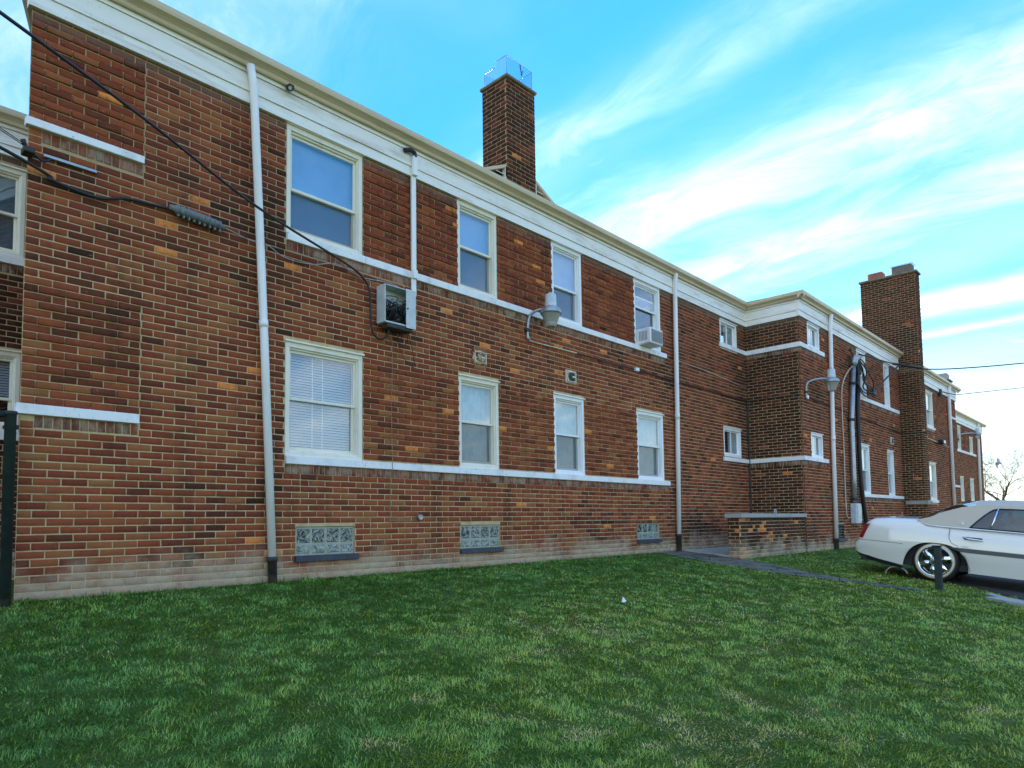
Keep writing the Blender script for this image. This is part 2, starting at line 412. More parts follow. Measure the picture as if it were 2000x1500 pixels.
class MB:
    """collects shapes, then links them as ONE mesh object"""
    def __init__(self):
        self.v, self.f, self.s = [], [], []
    def add(self, vs, fs, smooth=False):
        k = len(self.v)
        self.v += [tuple(p) for p in vs]
        self.f += [tuple(i + k for i in q) for q in fs]
        self.s += [smooth] * len(fs)
        return self
    def box(self, x0, x1, y0, y1, z0, z1, M=None):
        vs = [(x0, y0, z0), (x1, y0, z0), (x1, y1, z0), (x0, y1, z0), (x0, y0, z1), (x1, y0, z1), (x1, y1, z1), (x0, y1, z1)]
        if M is not None:
            vs = [M @ Vector(p) for p in vs]
        return self.add(vs, [(3, 2, 1, 0), (4, 5, 6, 7), (0, 1, 5, 4), (1, 2, 6, 5), (2, 3, 7, 6), (3, 0, 4, 7)])
    def bbox(self, x0, x1, y0, y1, z0, z1, b=0.004):
        """box with chamfered edges"""
        bm = bmesh.new()
        vs = [bm.verts.new(p) for p in [(x0, y0, z0), (x1, y0, z0), (x1, y1, z0), (x0, y1, z0), (x0, y0, z1), (x1, y0, z1), (x1, y1, z1), (x0, y1, z1)]]
        for q in [(3, 2, 1, 0), (4, 5, 6, 7), (0, 1, 5, 4), (1, 2, 6, 5), (2, 3, 7, 6), (3, 0, 4, 7)]:
            bm.faces.new([vs[i] for i in q])
        bmesh.ops.bevel(bm, geom=bm.edges[:], offset=b, segments=1, affect='EDGES')
        bm.verts.index_update()
        r = self.add([v.co[:] for v in bm.verts], [[v.index for v in f.verts] for f in bm.faces])
        bm.free()
        return r
    def tube(self, pts, r, n=8, cap=True):
        pts = [Vector(p) for p in pts]
        rs = r if isinstance(r, (list, tuple)) else [r] * len(pts)
        vs, fs = [], []
        prev = None
        for i, p in enumerate(pts):
            t = (pts[min(i + 1, len(pts) - 1)] - pts[max(i - 1, 0)])
            t = t.normalized() if t.length > 1e-9 else Vector((0, 0, 1))
            if prev is None:
                a = t.orthogonal().normalized()
            else:
                a = prev - t * prev.dot(t)
                a = a.normalized() if a.length > 1e-6 else t.orthogonal().normalized()
            prev = a
            b = t.cross(a)
            for k in range(n):
                an = 2 * math.pi * k / n
                vs.append(p + (a * math.cos(an) + b * math.sin(an)) * rs[i])
        for i in range(len(pts) - 1):
            for k in range(n):
                k2 = (k + 1) % n
                fs.append((i * n + k, i * n + k2, (i + 1) * n + k2, (i + 1) * n + k))
        self.add(vs, fs, True)
        if cap:
            k0 = len(self.v) - len(vs)
            self.f.append(tuple(range(k0 + n - 1, k0 - 1, -1))); self.s.append(False)
            self.f.append(tuple(range(k0 + (len(pts) - 1) * n, k0 + len(pts) * n))); self.s.append(False)
        return self
    def lathe(self, prof, n=20, M=None, a0=0.0, a1=2 * math.pi):
        """prof: (radius, height) pairs, turned about Z"""
        full = abs(a1 - a0 - 2 * math.pi) < 1e-6
        m = n if full else n + 1
        vs, fs = [], []
        for (r, z) in prof:
            for k in range(m):
                an = a0 + (a1 - a0) * k / n
                p = Vector((r * math.cos(an), r * math.sin(an), z))
                vs.append(M @ p if M is not None else p)
        for i in range(len(prof) - 1):
            for k in range(n):
                k2 = (k + 1) % m
                fs.append((i * m + k, i * m + k2, (i + 1) * m + k2, (i + 1) * m + k))
        return self.add(vs, fs, True)
    def poly(self, pts, M=None):
        pts = [M @ Vector(p) if M is not None else p for p in pts]
        return self.add(pts, [tuple(range(len(pts)))])
    def prism(self, pts, d0, d1, f):
        """polygon pts (a,b) extruded from d0 to d1; f(a,b,d) -> xyz"""
        n = len(pts)
        vs = [f(a, b, d0) for a, b in pts] + [f(a, b, d1) for a, b in pts]
        fs = [(i, (i + 1) % n, n + (i + 1) % n, n + i) for i in range(n)] + [tuple(range(n - 1, -1, -1)), tuple(range(n, 2 * n))]
        return self.add(vs, fs)
    def mesh(self, name, material, attr=None):
        me = bpy.data.meshes.new(name)
        me.from_pydata(self.v, [], self.f)
        me.polygons.foreach_set('use_smooth', self.s)
        if isinstance(material, (list, tuple)):
            for m_ in material: me.materials.append(m_)
        else:
            me.materials.append(material)
        me.update()
        bm = bmesh.new(); bm.from_mesh(me)
        bmesh.ops.recalc_face_normals(bm, faces=bm.faces)
        bm.to_mesh(me); bm.free()
        return me
    def build(self, name, material, parent=None, **kw):
        o = bpy.data.objects.new(name, self.mesh(name, material))
        link(o, parent)
        tag(o, **kw)
        return o

def smooth_path(pts, n=6):
    """Catmull-Rom through pts"""
    P = [Vector(p) for p in pts]
    P = [P[0] * 2 - P[1]] + P + [P[-1] * 2 - P[-2]]
    res = []
    for i in range(1, len(P) - 2):
        for k in range(n):
            t = k / n
            a, b, c_, d_ = P[i - 1], P[i], P[i + 1], P[i + 2]
            res.append(0.5 * ((2 * b) + (c_ - a) * t + (2 * a - 5 * b + 4 * c_ - d_) * t * t + (3 * b - a - 3 * c_ + d_) * t ** 3))
    res.append(P[-2])
    return res

SLOPE = 0.107
def ground_z(x, y):
    y = max(-16.0, min(0.0, y))
    if y > -11: return SLOPE * y
    t = (-11 - y) / 5
    return SLOPE * (-11 - 5 * (t - t * t / 2))

# ------------------------------------------------------------------ ground
LAWN_HOLES = []
def inside(poly, x, y):
    x, y = np.asarray(x, float), np.asarray(y, float)
    r = np.zeros(x.shape, bool)
    n = len(poly)
    for i in range(n):
        (x0, y0), (x1, y1) = poly[i], poly[(i + 1) % n]
        if y0 == y1: continue
        c_ = ((y0 > y) != (y1 > y)) & (x < (x1 - x0) * (y - y0) / (y1 - y0) + x0)
        r ^= c_
    return r
def sheet(name, poly, dz, material, sub=0.5):
    """flat-lying sheet that follows the slope, dz above it"""
    bm = bmesh.new()
    vs = [bm.verts.new((x, y, 0)) for x, y in poly]
    bm.faces.new(vs)
    bmesh.ops.triangulate(bm, faces=bm.faces[:])
    ys = sorted(set([-0.01] + [-k * sub for k in range(1, 60)]))
    for yy in ys:
        bmesh.ops.bisect_plane(bm, geom=bm.verts[:] + bm.edges[:] + bm.faces[:], plane_co=(0, yy, 0), plane_no=(0, 1, 0))
    for v in bm.verts:
        v.co.z = ground_z(v.co.x, v.co.y) + dz
    me = bpy.data.meshes.new(name)
    bm.to_mesh(me); bm.free()
    me.materials.append(material)
    o = bpy.data.objects.new(name, me)
    link(o); tag(o, kind='structure')
    return o
def make_ground():
    xs = np.unique(np.concatenate([np.linspace(-900, -30, 20), np.linspace(-30, 60, 91), np.linspace(60, 1500, 30)]))
    ys = np.unique(np.concatenate([np.linspace(-900, -30, 16), np.linspace(-30, 0, 61), np.linspace(0, 20, 11), np.linspace(20, 900, 18)]))
    vs = [(x, y, ground_z(x, y)) for y in ys for x in xs]
    nx = len(xs)
    fs = [(j * nx + i, j * nx + i + 1, (j + 1) * nx + i + 1, (j + 1) * nx + i) for j in range(len(ys) - 1) for i in range(nx - 1)]
    me = bpy.data.meshes.new('ground'); me.from_pydata(vs, [], fs); me.materials.append(M_SOIL)
    o = bpy.data.objects.new('ground', me); link(o); tag(o, kind='structure')
make_ground()
PATH = [(11.1, -0.03), (10.92, -0.5), (10.76, -1.2), (10.70, -1.8), (10.70, -2.7), (10.86, -3.5), (10.98, -4.3), (11.22, -4.3), (11.16, -3.7), (11.24, -3.1), (11.45, -2.5), (11.78, -1.8), (12.03, -1.15), (12.1, -0.9), (12.45, -0.03)]
LOT = [(12.62, -3.72), (12.55, -4.2), (12.55, -4.6), (12.1, -5.05), (11.75, -5.35), (11.5, -6.0), (11.3, -9.0), (11.2, -40.0), (60.0, -40.0), (60.0, -3.6), (30.0, -3.7)]
sheet('footpath', PATH, 0.008, M_PATH)
sheet('parking_lot', LOT, 0.012, M_ASPHALT)

# ------------------------------------------------------------------ bricks
CH, BL, JT = 0.0677, 0.2032, 0.0108      # course height, brick length with joint, joint
def brick_arrays(B):
    """B: rows (cx, cz, hw, hh, proud, tone) -> vertices, faces, tone per vertex; wall plane y=0, outward -y"""
    B = np.asarray(B, float)
    n = len(B)
    cx, cz, hw, hh, pr, tn = B.T
    c = 0.0042
    sx = np.array([-1, 1, 1, -1], float); sz = np.array([-1, -1, 1, 1], float)
    V = np.zeros((n, 12, 3))
    jit = lambda s: rng.uniform(-s, s, (n, 4))
    for k, (ins, dep) in enumerate(((c, 0.0), (0.0, c), (0.0, None))):
        s = slice(4 * k, 4 * k + 4)
        V[:, s, 0] = cx[:, None] + sx * (hw[:, None] - ins) + (jit(0.0022) if k < 2 else 0)
        V[:, s, 2] = cz[:, None] + sz * (hh[:, None] - ins) + (jit(0.0014) if k < 2 else 0)
        V[:, s, 1] = (-pr[:, None] + dep) if dep is not None else 0.03
    V[:, 0:4, 1] += rng.uniform(-0.0022, 0.0022, (n, 1)) + jit(0.0012)
    F = [(0, 1, 2, 3)]
    for a, b in ((0, 4), (4, 8)):
        F += [(b + i, b + (i + 1) % 4, a + (i + 1) % 4, a + i) for i in range(4)]
    F = np.array(F)
    FF = (F[None] + (np.arange(n) * 12)[:, None, None]).reshape(-1, 4)
    return V.reshape(-1, 3), FF, np.repeat(tn, 12)
def quads_mesh(name, V, F, material, attr=None, av=None):
    me = bpy.data.meshes.new(name)
    me.vertices.add(len(V)); me.vertices.foreach_set('co', np.ascontiguousarray(V, dtype=np.float32).ravel())
    me.loops.add(F.size); me.loops.foreach_set('vertex_index', np.ascontiguousarray(F, dtype=np.int32).ravel())
    me.polygons.add(len(F))
    me.polygons.foreach_set('loop_start', np.arange(0, F.size, F.shape[1], dtype=np.int32))
    me.update(calc_edges=True)
    me.materials.append(material)
    if attr:
        a = me.attributes.new(attr, 'FLOAT', 'POINT')
        a.data.foreach_set('value', np.ascontiguousarray(av, dtype=np.float32))
    return me
def tones(n, mood):
    """random brick tones; mood: 'mixed' red-brown-tan, 'brown' duller, 'soot' nearly black"""
    r = rng.uniform(0, 1, n)
    if mood == 'mixed':
        t = np.interp(r, [0, .06, .2, .6, .8, .985, 1], [0.06, .2, .34, .5, .66, .9, .92])
    elif mood == 'brown':
        t = np.interp(r, [0, .10, .4, .85, .985, 1], [0.05, .18, .32, .47, .70, .9])
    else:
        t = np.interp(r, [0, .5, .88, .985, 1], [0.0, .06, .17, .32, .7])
    return t
def field(x0, x1, z0, z1, holes=(), mood='brown', off=0.0, ribs=None, splits=(), orange=0.006, soldier=()):
    """running-bond bricks of one wall plane.  holes: (x0,x1,z0,z1).  ribs(x,z)->bool: alternate courses stand proud.
    splits: (x, z0, z1) straight joints.  soldier: (x0,x1,z0,z1) rowlock strips."""
    out = []
    k = 0
    z = z0
    while z < z1 - 0.015:
        zt = min(z + CH, z1)
        zc = z + CH / 2
        cuts = [(h[0], h[1]) for h in holes if h[2] - 0.02 < zc < h[3] + 0.02]
        cuts += [(s[0], s[1]) for s in soldier if s[2] < zc < s[3]]
        cuts.sort()
        spans, a = [], x0
        for c0, c1 in cuts:
            if c0 > a + 0.02: spans.append((a, c0))
            a = max(a, c1)
        if a < x1 - 0.02: spans.append((a, x1))
        sp2 = []
        for a, b in spans:
            pts = [a] + sorted(s[0] for s in splits if s[1] < zc < s[2] and a + 0.02 < s[0] < b - 0.02) + [b]
            sp2 += list(zip(pts[:-1], pts[1:]))
        for a, b in sp2:
            j0 = math.floor((a - x0 - off) / BL) - 1
            e = x0 + off + (k % 2) * BL / 2 + j0 * BL
            while e < b:
                l, r_ = max(e, a), min(e + BL, b)
                if r_ - l > 0.03:
                    if rng.rand() < 0.012 and r_ - l > 0.18:      # a few bricks laid as two headers
                        mid = (l + r_) / 2
                        pieces = [(l, mid), (mid, r_)]
                    else:
                        pieces = [(l, r_)]
                    for pl, pr_ in pieces:
                        out.append([(pl + pr_) / 2, (z + zt) / 2, (pr_ - pl) / 2 - JT / 2, (zt - z) / 2 - JT / 2, 0.0, 0.0])
                e += BL
        k += 1
        z += CH
    n_run = len(out)
    for s in soldier:
        n = max(1, int(round((s[1] - s[0]) / 0.0695)))
        wv = (s[1] - s[0]) / n
        for i in range(n):
            out.append([s[0] + (i + .5) * wv, (s[2] + s[3]) / 2, wv / 2 - JT / 2, (s[3] - s[2]) / 2 - JT / 2, 0.002, 0.0])
    B = np.array(out)
    B[:, 5] = tones(len(B), mood)
    if ribs is not None:
        kk = np.round((B[:, 1] - z0 - CH / 2) / CH).astype(int)
        m = ribs(B[:, 0], B[:, 1]) & (kk % 2 == 0) & (np.arange(len(B)) < n_run)
        B[m, 4] += 0.015
    # loose dark drifts
    ph = np.sin(B[:, 0] * 2.1 + 1.3 * np.sin(B[:, 1] * 1.7)) + np.sin(B[:, 0] * 0.9 - B[:, 1] * 2.3 + 1.0)
    B[:, 5] = np.clip(B[:, 5] - np.clip(ph - 0.9, 0, 1) * 0.16, 0, 1)
    B[n_run:, 5] = -np.clip(B[n_run:, 5] * 0.5 + 0.06, 0.03, 1)
    o_ = (rng.rand(len(B)) < orange) & (np.arange(len(B)) < n_run)
    B[o_, 5] = rng.uniform(0.965, 1.0, o_.sum())
    return B
def wall_matrix(origin, angle):
    return Matrix.Translation(Vector(origin)) @ Matrix.Rotation(angle, 4, 'Z')
def backing(name, x0, x1, z0, z1, holes, M, parent, material=None):
    xs = sorted({x0, x1, *[v for h in holes for v in (h[0], h[1]) if x0 < v < x1]})
    zs = sorted({z0, z1, *[v for h in holes for v in (h[2], h[3]) if z0 < v < z1]})
    mb = MB()
    yb = 0.0065
    for a, b in zip(xs[:-1], xs[1:]):
        for c_, e in zip(zs[:-1], zs[1:]):
            mx, mz = (a + b) / 2, (c_ + e) / 2
            if any(h[0] < mx < h[1] and h[2] < mz < h[3] for h in holes): continue
            mb.add([M @ Vector(p) for p in ((a, yb, c_), (b, yb, c_), (b, yb, e), (a, yb, e))], [(0, 1, 2, 3)])
    for h in holes:     # reveals
        a, b, c_, e = h
        for q in (((a, yb, c_), (a, 0.2, c_), (a, 0.2, e), (a, yb, e)), ((b, yb, c_), (b, yb, e), (b, 0.2, e), (b, 0.2, c_)),
                  ((a, yb, e), (a, 0.2, e), (b, 0.2, e), (b, yb, e)), ((a, yb, c_), (b, yb, c_), (b, 0.2, c_), (a, 0.2, c_))):
            mb.add([M @ Vector(p) for p in q], [(0, 1, 2, 3)])
    me = bpy.data.meshes.new(name); me.from_pydata(mb.v, [], mb.f); me.materials.append(material or M_MORTAR); me.update()
    o = bpy.data.objects.new(name, me)
    link(o, parent)
    return o
NVAR = 60
BRICK_VARIANTS = []
for i in range(NVAR):
    V, F, T = brick_arrays([[0, 0, BL / 2 - JT / 2, CH / 2 - JT / 2, 0.0, 0.0]])
    t = i / (NVAR - 1)
    BRICK_VARIANTS.append(quads_mesh('brick', V, F, M_BRICK, 'tone', np.full(len(T), t)))
def single_brick(b, M, parent):
    me = BRICK_VARIANTS[int(round(float(b[5]) * (NVAR - 1)))]
    o = bpy.data.objects.new('brick', me)
    o.matrix_local = M @ Matrix.Translation((b[0], -b[4], b[1]))
    link(o, parent)
    return o
def bricks_to(parent, B, M, name='brick_courses'):
    V, F, T = brick_arrays(B)
    A = np.array(M)
    V = V @ A[:3, :3].T + A[:3, 3]
    o = bpy.data.objects.new(name, quads_mesh(name, V, F, M_BRICK, 'tone', T))
    link(o, parent)
    tag(o, kind='stuff')
    return o

SPALLED = [(1.47, 3.62), (2.48, 3.49), (2.49, 3.23), (3.8, 3.44), (3.35, 2.23), (5.16, 2.12), (6.02, 3.42), (7.25, 2.79), (8.39, 2.94), (6.76, 3.08), (8.36, 3.34), (8.5, 3.49), (7.1, 1.92), (7.72, 4.5), (7.89, 4.29), (6.11, 4.62), (6.07, 4.82), (9.69, 1.55), (9.13, 2.06), (3.6, 0.3), (3.34, 0.42), (1.97, 4.51), (5.92, 2.05), (13.31, 1.85), (7.38, 4.8), (9.47, 3.49)]
# ------------------------------------------------------------------ the apartment building
bld = empty('apartment_building', (0, 0, 0))
tag(bld, 'long two-storey brown brick apartment block with white fascia, sill bands and sash windows', 'building')
F2 = -1.235                       # plane of the projecting middle wing
XC = 15.12                        # inner corner main wall / middle wing
# windows of the main wall: (x0, x1)
WX = [(3.655, 4.645), (6.175, 6.945), (8.17, 8.945), (10.5, 11.41)]
ZL, ZLT, ZU, ZUT = 1.335, 2.59, 3.79, 5.03
SMALL = [(13.88, 14.70, 4.33, 4.98), (13.90, 14.75, 1.97, 2.60)]
BASE_W = [(3.79, 4.54, 0.215, 0.575), (6.19, 6.94, 0.205, 0.565), (10.43, 11.17, 0.21, 0.555)]
BANDS = [(3.655, 11.56, 1.25, 1.335), (1.27, 2.205, 1.535, 1.622), (3.655, 11.56, 3.70, 3.79), (1.28, 2.205, 3.985, 4.055)]
holes = [(a, b, ZL, ZLT) for a, b in WX] + [(a, b, ZU, ZUT) for a, b in WX] + SMALL + BASE_W
soldiers = [(3.655, 11.56, 1.145, 1.25), (1.40, 2.205, 1.43, 1.535), (3.655, 11.56, 3.595, 3.70), (1.40, 2.205, 3.88, 3.985)]
def ribs_main(x, z):
    pier = (x < 2.205) & (((z > 1.622) & (z < 2.63)) | ((z > 4.055) & (z < 5.03)))
    mid = (x > 3.655) & (x < 11.41) & (((z > 1.335) & (z < 2.59)) | ((z > 3.79) & (z < 5.03)))
    return pier | mid
MAIN_M = Matrix.Identity(4)
wall_main = backing('wall', 1.3, XC, -0.3, 5.04, holes, MAIN_M, bld)
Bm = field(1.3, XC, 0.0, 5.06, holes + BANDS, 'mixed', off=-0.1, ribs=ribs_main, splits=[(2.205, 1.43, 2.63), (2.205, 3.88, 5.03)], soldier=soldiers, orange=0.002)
# upper part and right end are duller
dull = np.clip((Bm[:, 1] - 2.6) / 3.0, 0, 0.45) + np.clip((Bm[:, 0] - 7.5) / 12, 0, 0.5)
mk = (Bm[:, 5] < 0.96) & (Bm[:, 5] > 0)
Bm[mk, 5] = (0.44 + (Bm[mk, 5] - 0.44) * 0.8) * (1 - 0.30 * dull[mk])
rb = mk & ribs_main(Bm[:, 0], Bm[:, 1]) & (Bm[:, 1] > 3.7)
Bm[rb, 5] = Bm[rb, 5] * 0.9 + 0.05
# sooty patches beside the first downspout; bricks also set darker towards the corners
for (sx, sz, rx, rz, am) in ((3.45, 3.6, .28, .9, .3), (3.6, 1.9, .2, .7, .2), (12.6, .5, .9, .5, .3), (14.8, 3.2, .5, 1.6, .3), (11.7, 3.2, .5, .5, .2), (3.1, 3.75, .35, .12, .35), (1.7, 3.6, .35, .12, .3), (1.8, 2.35, .45, .3, .16), (2.0, 1.95, .2, .3, .16)):
    g = am * np.exp(-((Bm[:, 0] - sx) / rx) ** 2 - ((Bm[:, 1] - sz) / rz) ** 2)
    Bm[mk, 5] = np.clip(Bm[mk, 5] - g[mk], 0, 1)
# spalled bright orange bricks where the photograph shows them
for (ox, oz) in SPALLED:
    i = int(np.argmin((Bm[:, 0] - ox) ** 2 + (3 * (Bm[:, 1] - oz)) ** 2))
    Bm[i, 5] = 0.985
# the 300 bricks that show largest stand as objects of their own
P = np.stack([Bm[:, 0], np.zeros(len(Bm)), Bm[:, 1]], 1) - np.array(CAM)
depth = P @ np.array(fwd)
dist = np.linalg.norm(P, axis=1)
area = Bm[:, 2] * Bm[:, 3] * np.abs(P[:, 1]) / dist / depth ** 2
full = (np.abs(Bm[:, 2] - (BL - JT) / 2) < 1e-4) & (np.abs(Bm[:, 3] - (CH - JT) / 2) < 1e-4)
sxp = (P @ np.array(rgt)) / depth
vis = full & (sxp > -0.745) & (Bm[:, 1] < 0.585 + 0.75 * depth)
near = np.argsort(np.where(vis, -area, 1))[:300]
for i in near:
    single_brick(Bm[i], MAIN_M, wall_main)
rest = np.ones(len(Bm), bool); rest[near] = False
bricks_to(wall_main, Bm[rest], MAIN_M)

def plain_wall(x0, x1, y, z0, holes, bands=(), soldier=(), mood='brown', angle=0.0, origin=None, z1=5.06, orange=0.003, off=0.0, ribs=None):
    M = wall_matrix(origin if origin else (0, y, 0), angle)
    wl = backing('wall', x0, x1, z0 - 0.3, z1 - 0.02, list(holes), M, bld)
    B = field(x0, x1, z0, z1, list(holes) + list(bands), mood, off=off, soldier=soldier, orange=orange, ribs=ribs)
    bricks_to(wl, B, M)
    return wl
# slanting end wall at the left corner, running back behind the front
plain_wall(-3.2, -0.03, 0, -0.1, [], mood='mixed', angle=R(251), origin=(1.3, 0, 0), off=-0.05)
# middle wing, side facing left (x = XC), then its front
SIDE_L = -F2
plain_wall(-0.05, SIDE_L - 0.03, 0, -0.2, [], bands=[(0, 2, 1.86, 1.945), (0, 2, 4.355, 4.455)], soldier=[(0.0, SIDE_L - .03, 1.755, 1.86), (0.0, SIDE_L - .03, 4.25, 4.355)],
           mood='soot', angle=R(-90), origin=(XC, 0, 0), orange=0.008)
W2 = [(15.61, 16.36, 4.455, 5.0), (15.60, 16.32, 1.945, 2.5), (19.05, 19.80, 3.77, 5.0), (21.45, 22.0, 3.77, 5.0), (19.02, 19.79, 1.21, 2.51), (21.45, 22.09, 1.21, 2.51), (16.98, 17.52, 0.09, 0.46)]
plain_wall(XC, 22.99, F2, -0.2, W2, bands=[(XC, 16.58, 1.86, 1.945), (XC, 16.58, 4.355, 4.455), (18.95, 22.82, 3.67, 3.77), (18.93, 22.86, 1.13, 1.21)],
           soldier=[(XC, 16.58, 1.755, 1.86), (XC, 16.58, 4.25, 4.355), (18.95, 22.82, 3.565, 3.67), (18.93, 22.86, 1.025, 1.13)], mood='brown', off=0.05, orange=0.004)
W3 = [(26.3, 27.25, 3.66, 4.88), (26.3, 27.25, 1.16, 2.44)]
plain_wall(23.42, 30.9, F2, -0.2, W3, bands=[(26.2, 27.3, 3.57, 3.66), (26.2, 27.3, 1.07, 1.16)], mood='brown', orange=0.005)
W4 = [(38.0, 38.72, 3.76, 4.92), (40.75, 41.6, 3.76, 4.6), (38.1, 38.85, 1.33, 2.5), (40.4, 41.3, 1.33, 2.48)]
plain_wall(30.9, 44.1, 0.0, -0.05, W4, bands=[(37.5, 42.2, 3.66, 3.76)], mood='brown', orange=0.005)
# left wing, set back
W5 = [(0.7, 1.875, 3.83, 4.91), (0.7, 1.875, 1.74, 2.69)]
plain_wall(-8.0, 2.4, 3.0, -0.05, W5, bands=[(0.6, 1.9, 3.73, 3.83), (0.6, 1.9, 1.63, 1.74)], soldier=[(0.6, 1.95, 3.62, 3.73)], mood='soot', off=0.07)
# plain unseen outer walls that close the block
mb = MB()
for q in (((2.33, 3.0), (2.33, 9.5)), ((-8, 3.0), (-8, 9.5)), ((-8, 9.5), (44.1, 9.5)), ((44.1, 0), (44.1, 9.5)), ((30.9, F2), (30.9, 0))):
    (a, b), (c_, e) = q
    mb.add([(a, b, -0.4), (c_, e, -0.4), (c_, e, 5.3), (a, b, 5.3)], [(0, 1, 2, 3)])
# the dark interior: one floor between storeys and inner cross walls keep daylight out
mb.add([(-7.9, 9.4, 2.95), (44, 9.4, 2.95), (44, 0.25, 2.95), (2.3, 0.25, 2.95), (2.3, 3.3, 2.95), (-7.9, 3.3, 2.95)], [(0, 1, 2, 3, 4, 5)])
mb.build('rear_wall', mat('brick_rear', (0.12, 0.06, 0.045), 0.9), bld)

# ------------------------------------------------------------------ sill stones
def stone(x0, x1, z0, z1, M=MAIN_M, proud=0.035, parent=bld):
    mb = MB().bbox(x0 + 0.001, x1 - 0.001, -proud, 0.03, z0, z1, 0.004)
    mb.v = [tuple(M @ Vector(p)) for p in mb.v]
    return mb.build('sill_stone', M_STONE, parent)
for z0, z1 in ((1.25, 1.335), (3.70, 3.79)):
    e = [3.655, 4.66, 6.15, 6.98, 8.12, 8.98, 10.46, 11.56]
    for a, b in zip(e[:-1], e[1:]):
        stone(a, b, z0, z1)
stone(1.265, 2.2, 1.535, 1.622, proud=0.045)
stone(1.275, 2.2, 3.985, 4.055, proud=0.045)
SM = wall_matrix((XC, 0, 0), R(-90))
FM = wall_matrix((0, F2, 0), 0)
for z0, z1 in ((1.86, 1.945), (4.355, 4.455)):
    stone(13.82 if z0 > 3 else 13.84, XC - 0.037, z0, z1)
    stone(0.0, SIDE_L - 0.002, z0, z1, SM)
    stone(XC - 0.035, 16.58, z0, z1, FM)
stone(18.95, 22.82, 3.67, 3.77, FM); stone(18.93, 22.86, 1.13, 1.21, FM)
stone(26.2, 27.3, 3.57, 3.66, FM); stone(26.2, 27.3, 1.07, 1.16, FM)
stone(29.65, 30.9, 1.70, 1.78, FM); stone(29.85, 30.9, 4.28, 4.36, FM)
stone(37.5, 42.2, 3.66, 3.76)
LM = wall_matrix((0, 3.0, 0), 0)
stone(0.6, 1.9, 3.73, 3.83, LM); stone(0.6, 1.9, 1.63, 1.74, LM)

# ------------------------------------------------------------------ fascia, gutter, roof
def fascia(x0, x1, M, seams, gutter=True, lip0=0.0, lip1=0.0):
    edges = [x0] + [s for s in seams if x0 + .1 < s < x1 - .1] + [x1]
    for a, b in zip(edges[:-1], edges[1:]):
        for z0, z1, y0, y1 in ((5.03, 5.158, 0.040, 0.030), (5.158, 5.352, 0.046, 0.034), (5.352, 5.44, 0.050, 0.046)):
            mb = MB().prism([(-y0, z0), (0.03, z0), (0.03, z1 - .003), (-y1, z1 - .003)], a + 0.001, b - 0.001, lambda p, q, d_: M @ Vector((d_, p, q)))
            mb.build('fascia_board', M_FASCIA, bld)
    if gutter:
        prof = [(-0.052, 5.535), (-0.052, 5.40), (-0.085, 5.395), (-0.092, 5.405), (-0.100, 5.43), (-0.125, 5.45), (-0.165, 5.47), (-0.172, 5.50), (-0.172, 5.54), (-0.160, 5.54), (-0.158, 5.48), (-0.06, 5.47), (-0.06, 5.535)]
        mb = MB().prism(prof, x0 + lip0, x1 + lip1, lambda p, q, d_: M @ Vector((d_, p, q)))
        mb.build('gutter', M_GUTTER, bld)
fascia(1.27, XC - 0.03, MAIN_M, [4.06, 6.92, 9.72, 12.6], lip0=-0.12, lip1=-0.03)
fascia(0.03, SIDE_L + 0.04, SM @ Matrix.Translation((0, 0, -.0015)), [], lip0=0.02, lip1=0.13)
fascia(XC - 0.05, 22.93, FM @ Matrix.Translation((0, 0, .0015)), [18.2, 21.2], lip0=-0.12, lip1=0.05)
fascia(23.42, 30.95, FM, [26.4, 29.4], lip1=0.3)
fascia(30.95, 44.2, MAIN_M, [34, 37, 40, 43], lip1=0.5)
fascia(-8.0, 2.33, LM, [0.2])
fascia(-3.2, -0.02, wall_matrix((1.3, 0, 0), R(71 + 180)), [])
mb = MB()
EV = 5.53
def roofq(*pts): mb.add(pts, [tuple(range(len(pts)))])
roofq((1.15, -0.13, EV), (XC, -0.13, EV), (XC + 4, 4.6, 7.05), (4.5, 4.6, 7.05))
roofq((1.15, -0.13, EV), (4.5, 4.6, 7.05), (3.2, 4.6, EV + 0.1))
roofq((XC - .13, F2 - .13, EV), (23.05, F2 - .13, EV), (23.05, 4.6, 7.35), (XC + 5.0, 4.6, 7.35))
roofq((XC - .13, F2 - .13, EV), (XC + 5.0, 4.6, 7.35), (XC - .13, 4.6, EV))
roofq((23.05, F2 - .13, EV), (31.2, F2 - .13, EV), (26, 4.6, 7.35), (23.05, 4.6, 7.35))
roofq((31.2, F2 - .13, EV), (31.2, 4.6, EV), (26, 4.6, 7.35))
roofq((31.0, -.13, EV), (44.6, -.13, EV), (41, 4.6, 7.05), (27, 4.6, 7.05))
roofq((44.6, -.13, EV), (44.6, 9.6, EV), (41, 4.6, 7.05))
roofq((-8.1, 2.87, EV), (3.0, 2.87, EV), (5.5, 6.2, 6.7), (-8.1, 6.2, 6.7))
roofq((-8.1, 9.6, EV), (-8.1, 6.2, 6.7), (5.5, 6.2, 6.7), (5.5, 9.6, EV))
roofq((4.5, 4.6, 7.05), (41, 4.6, 7.05), (44.6, 9.6, EV), (3, 9.6, EV))
roof = mb.build('roof', M_ROOF, bld)

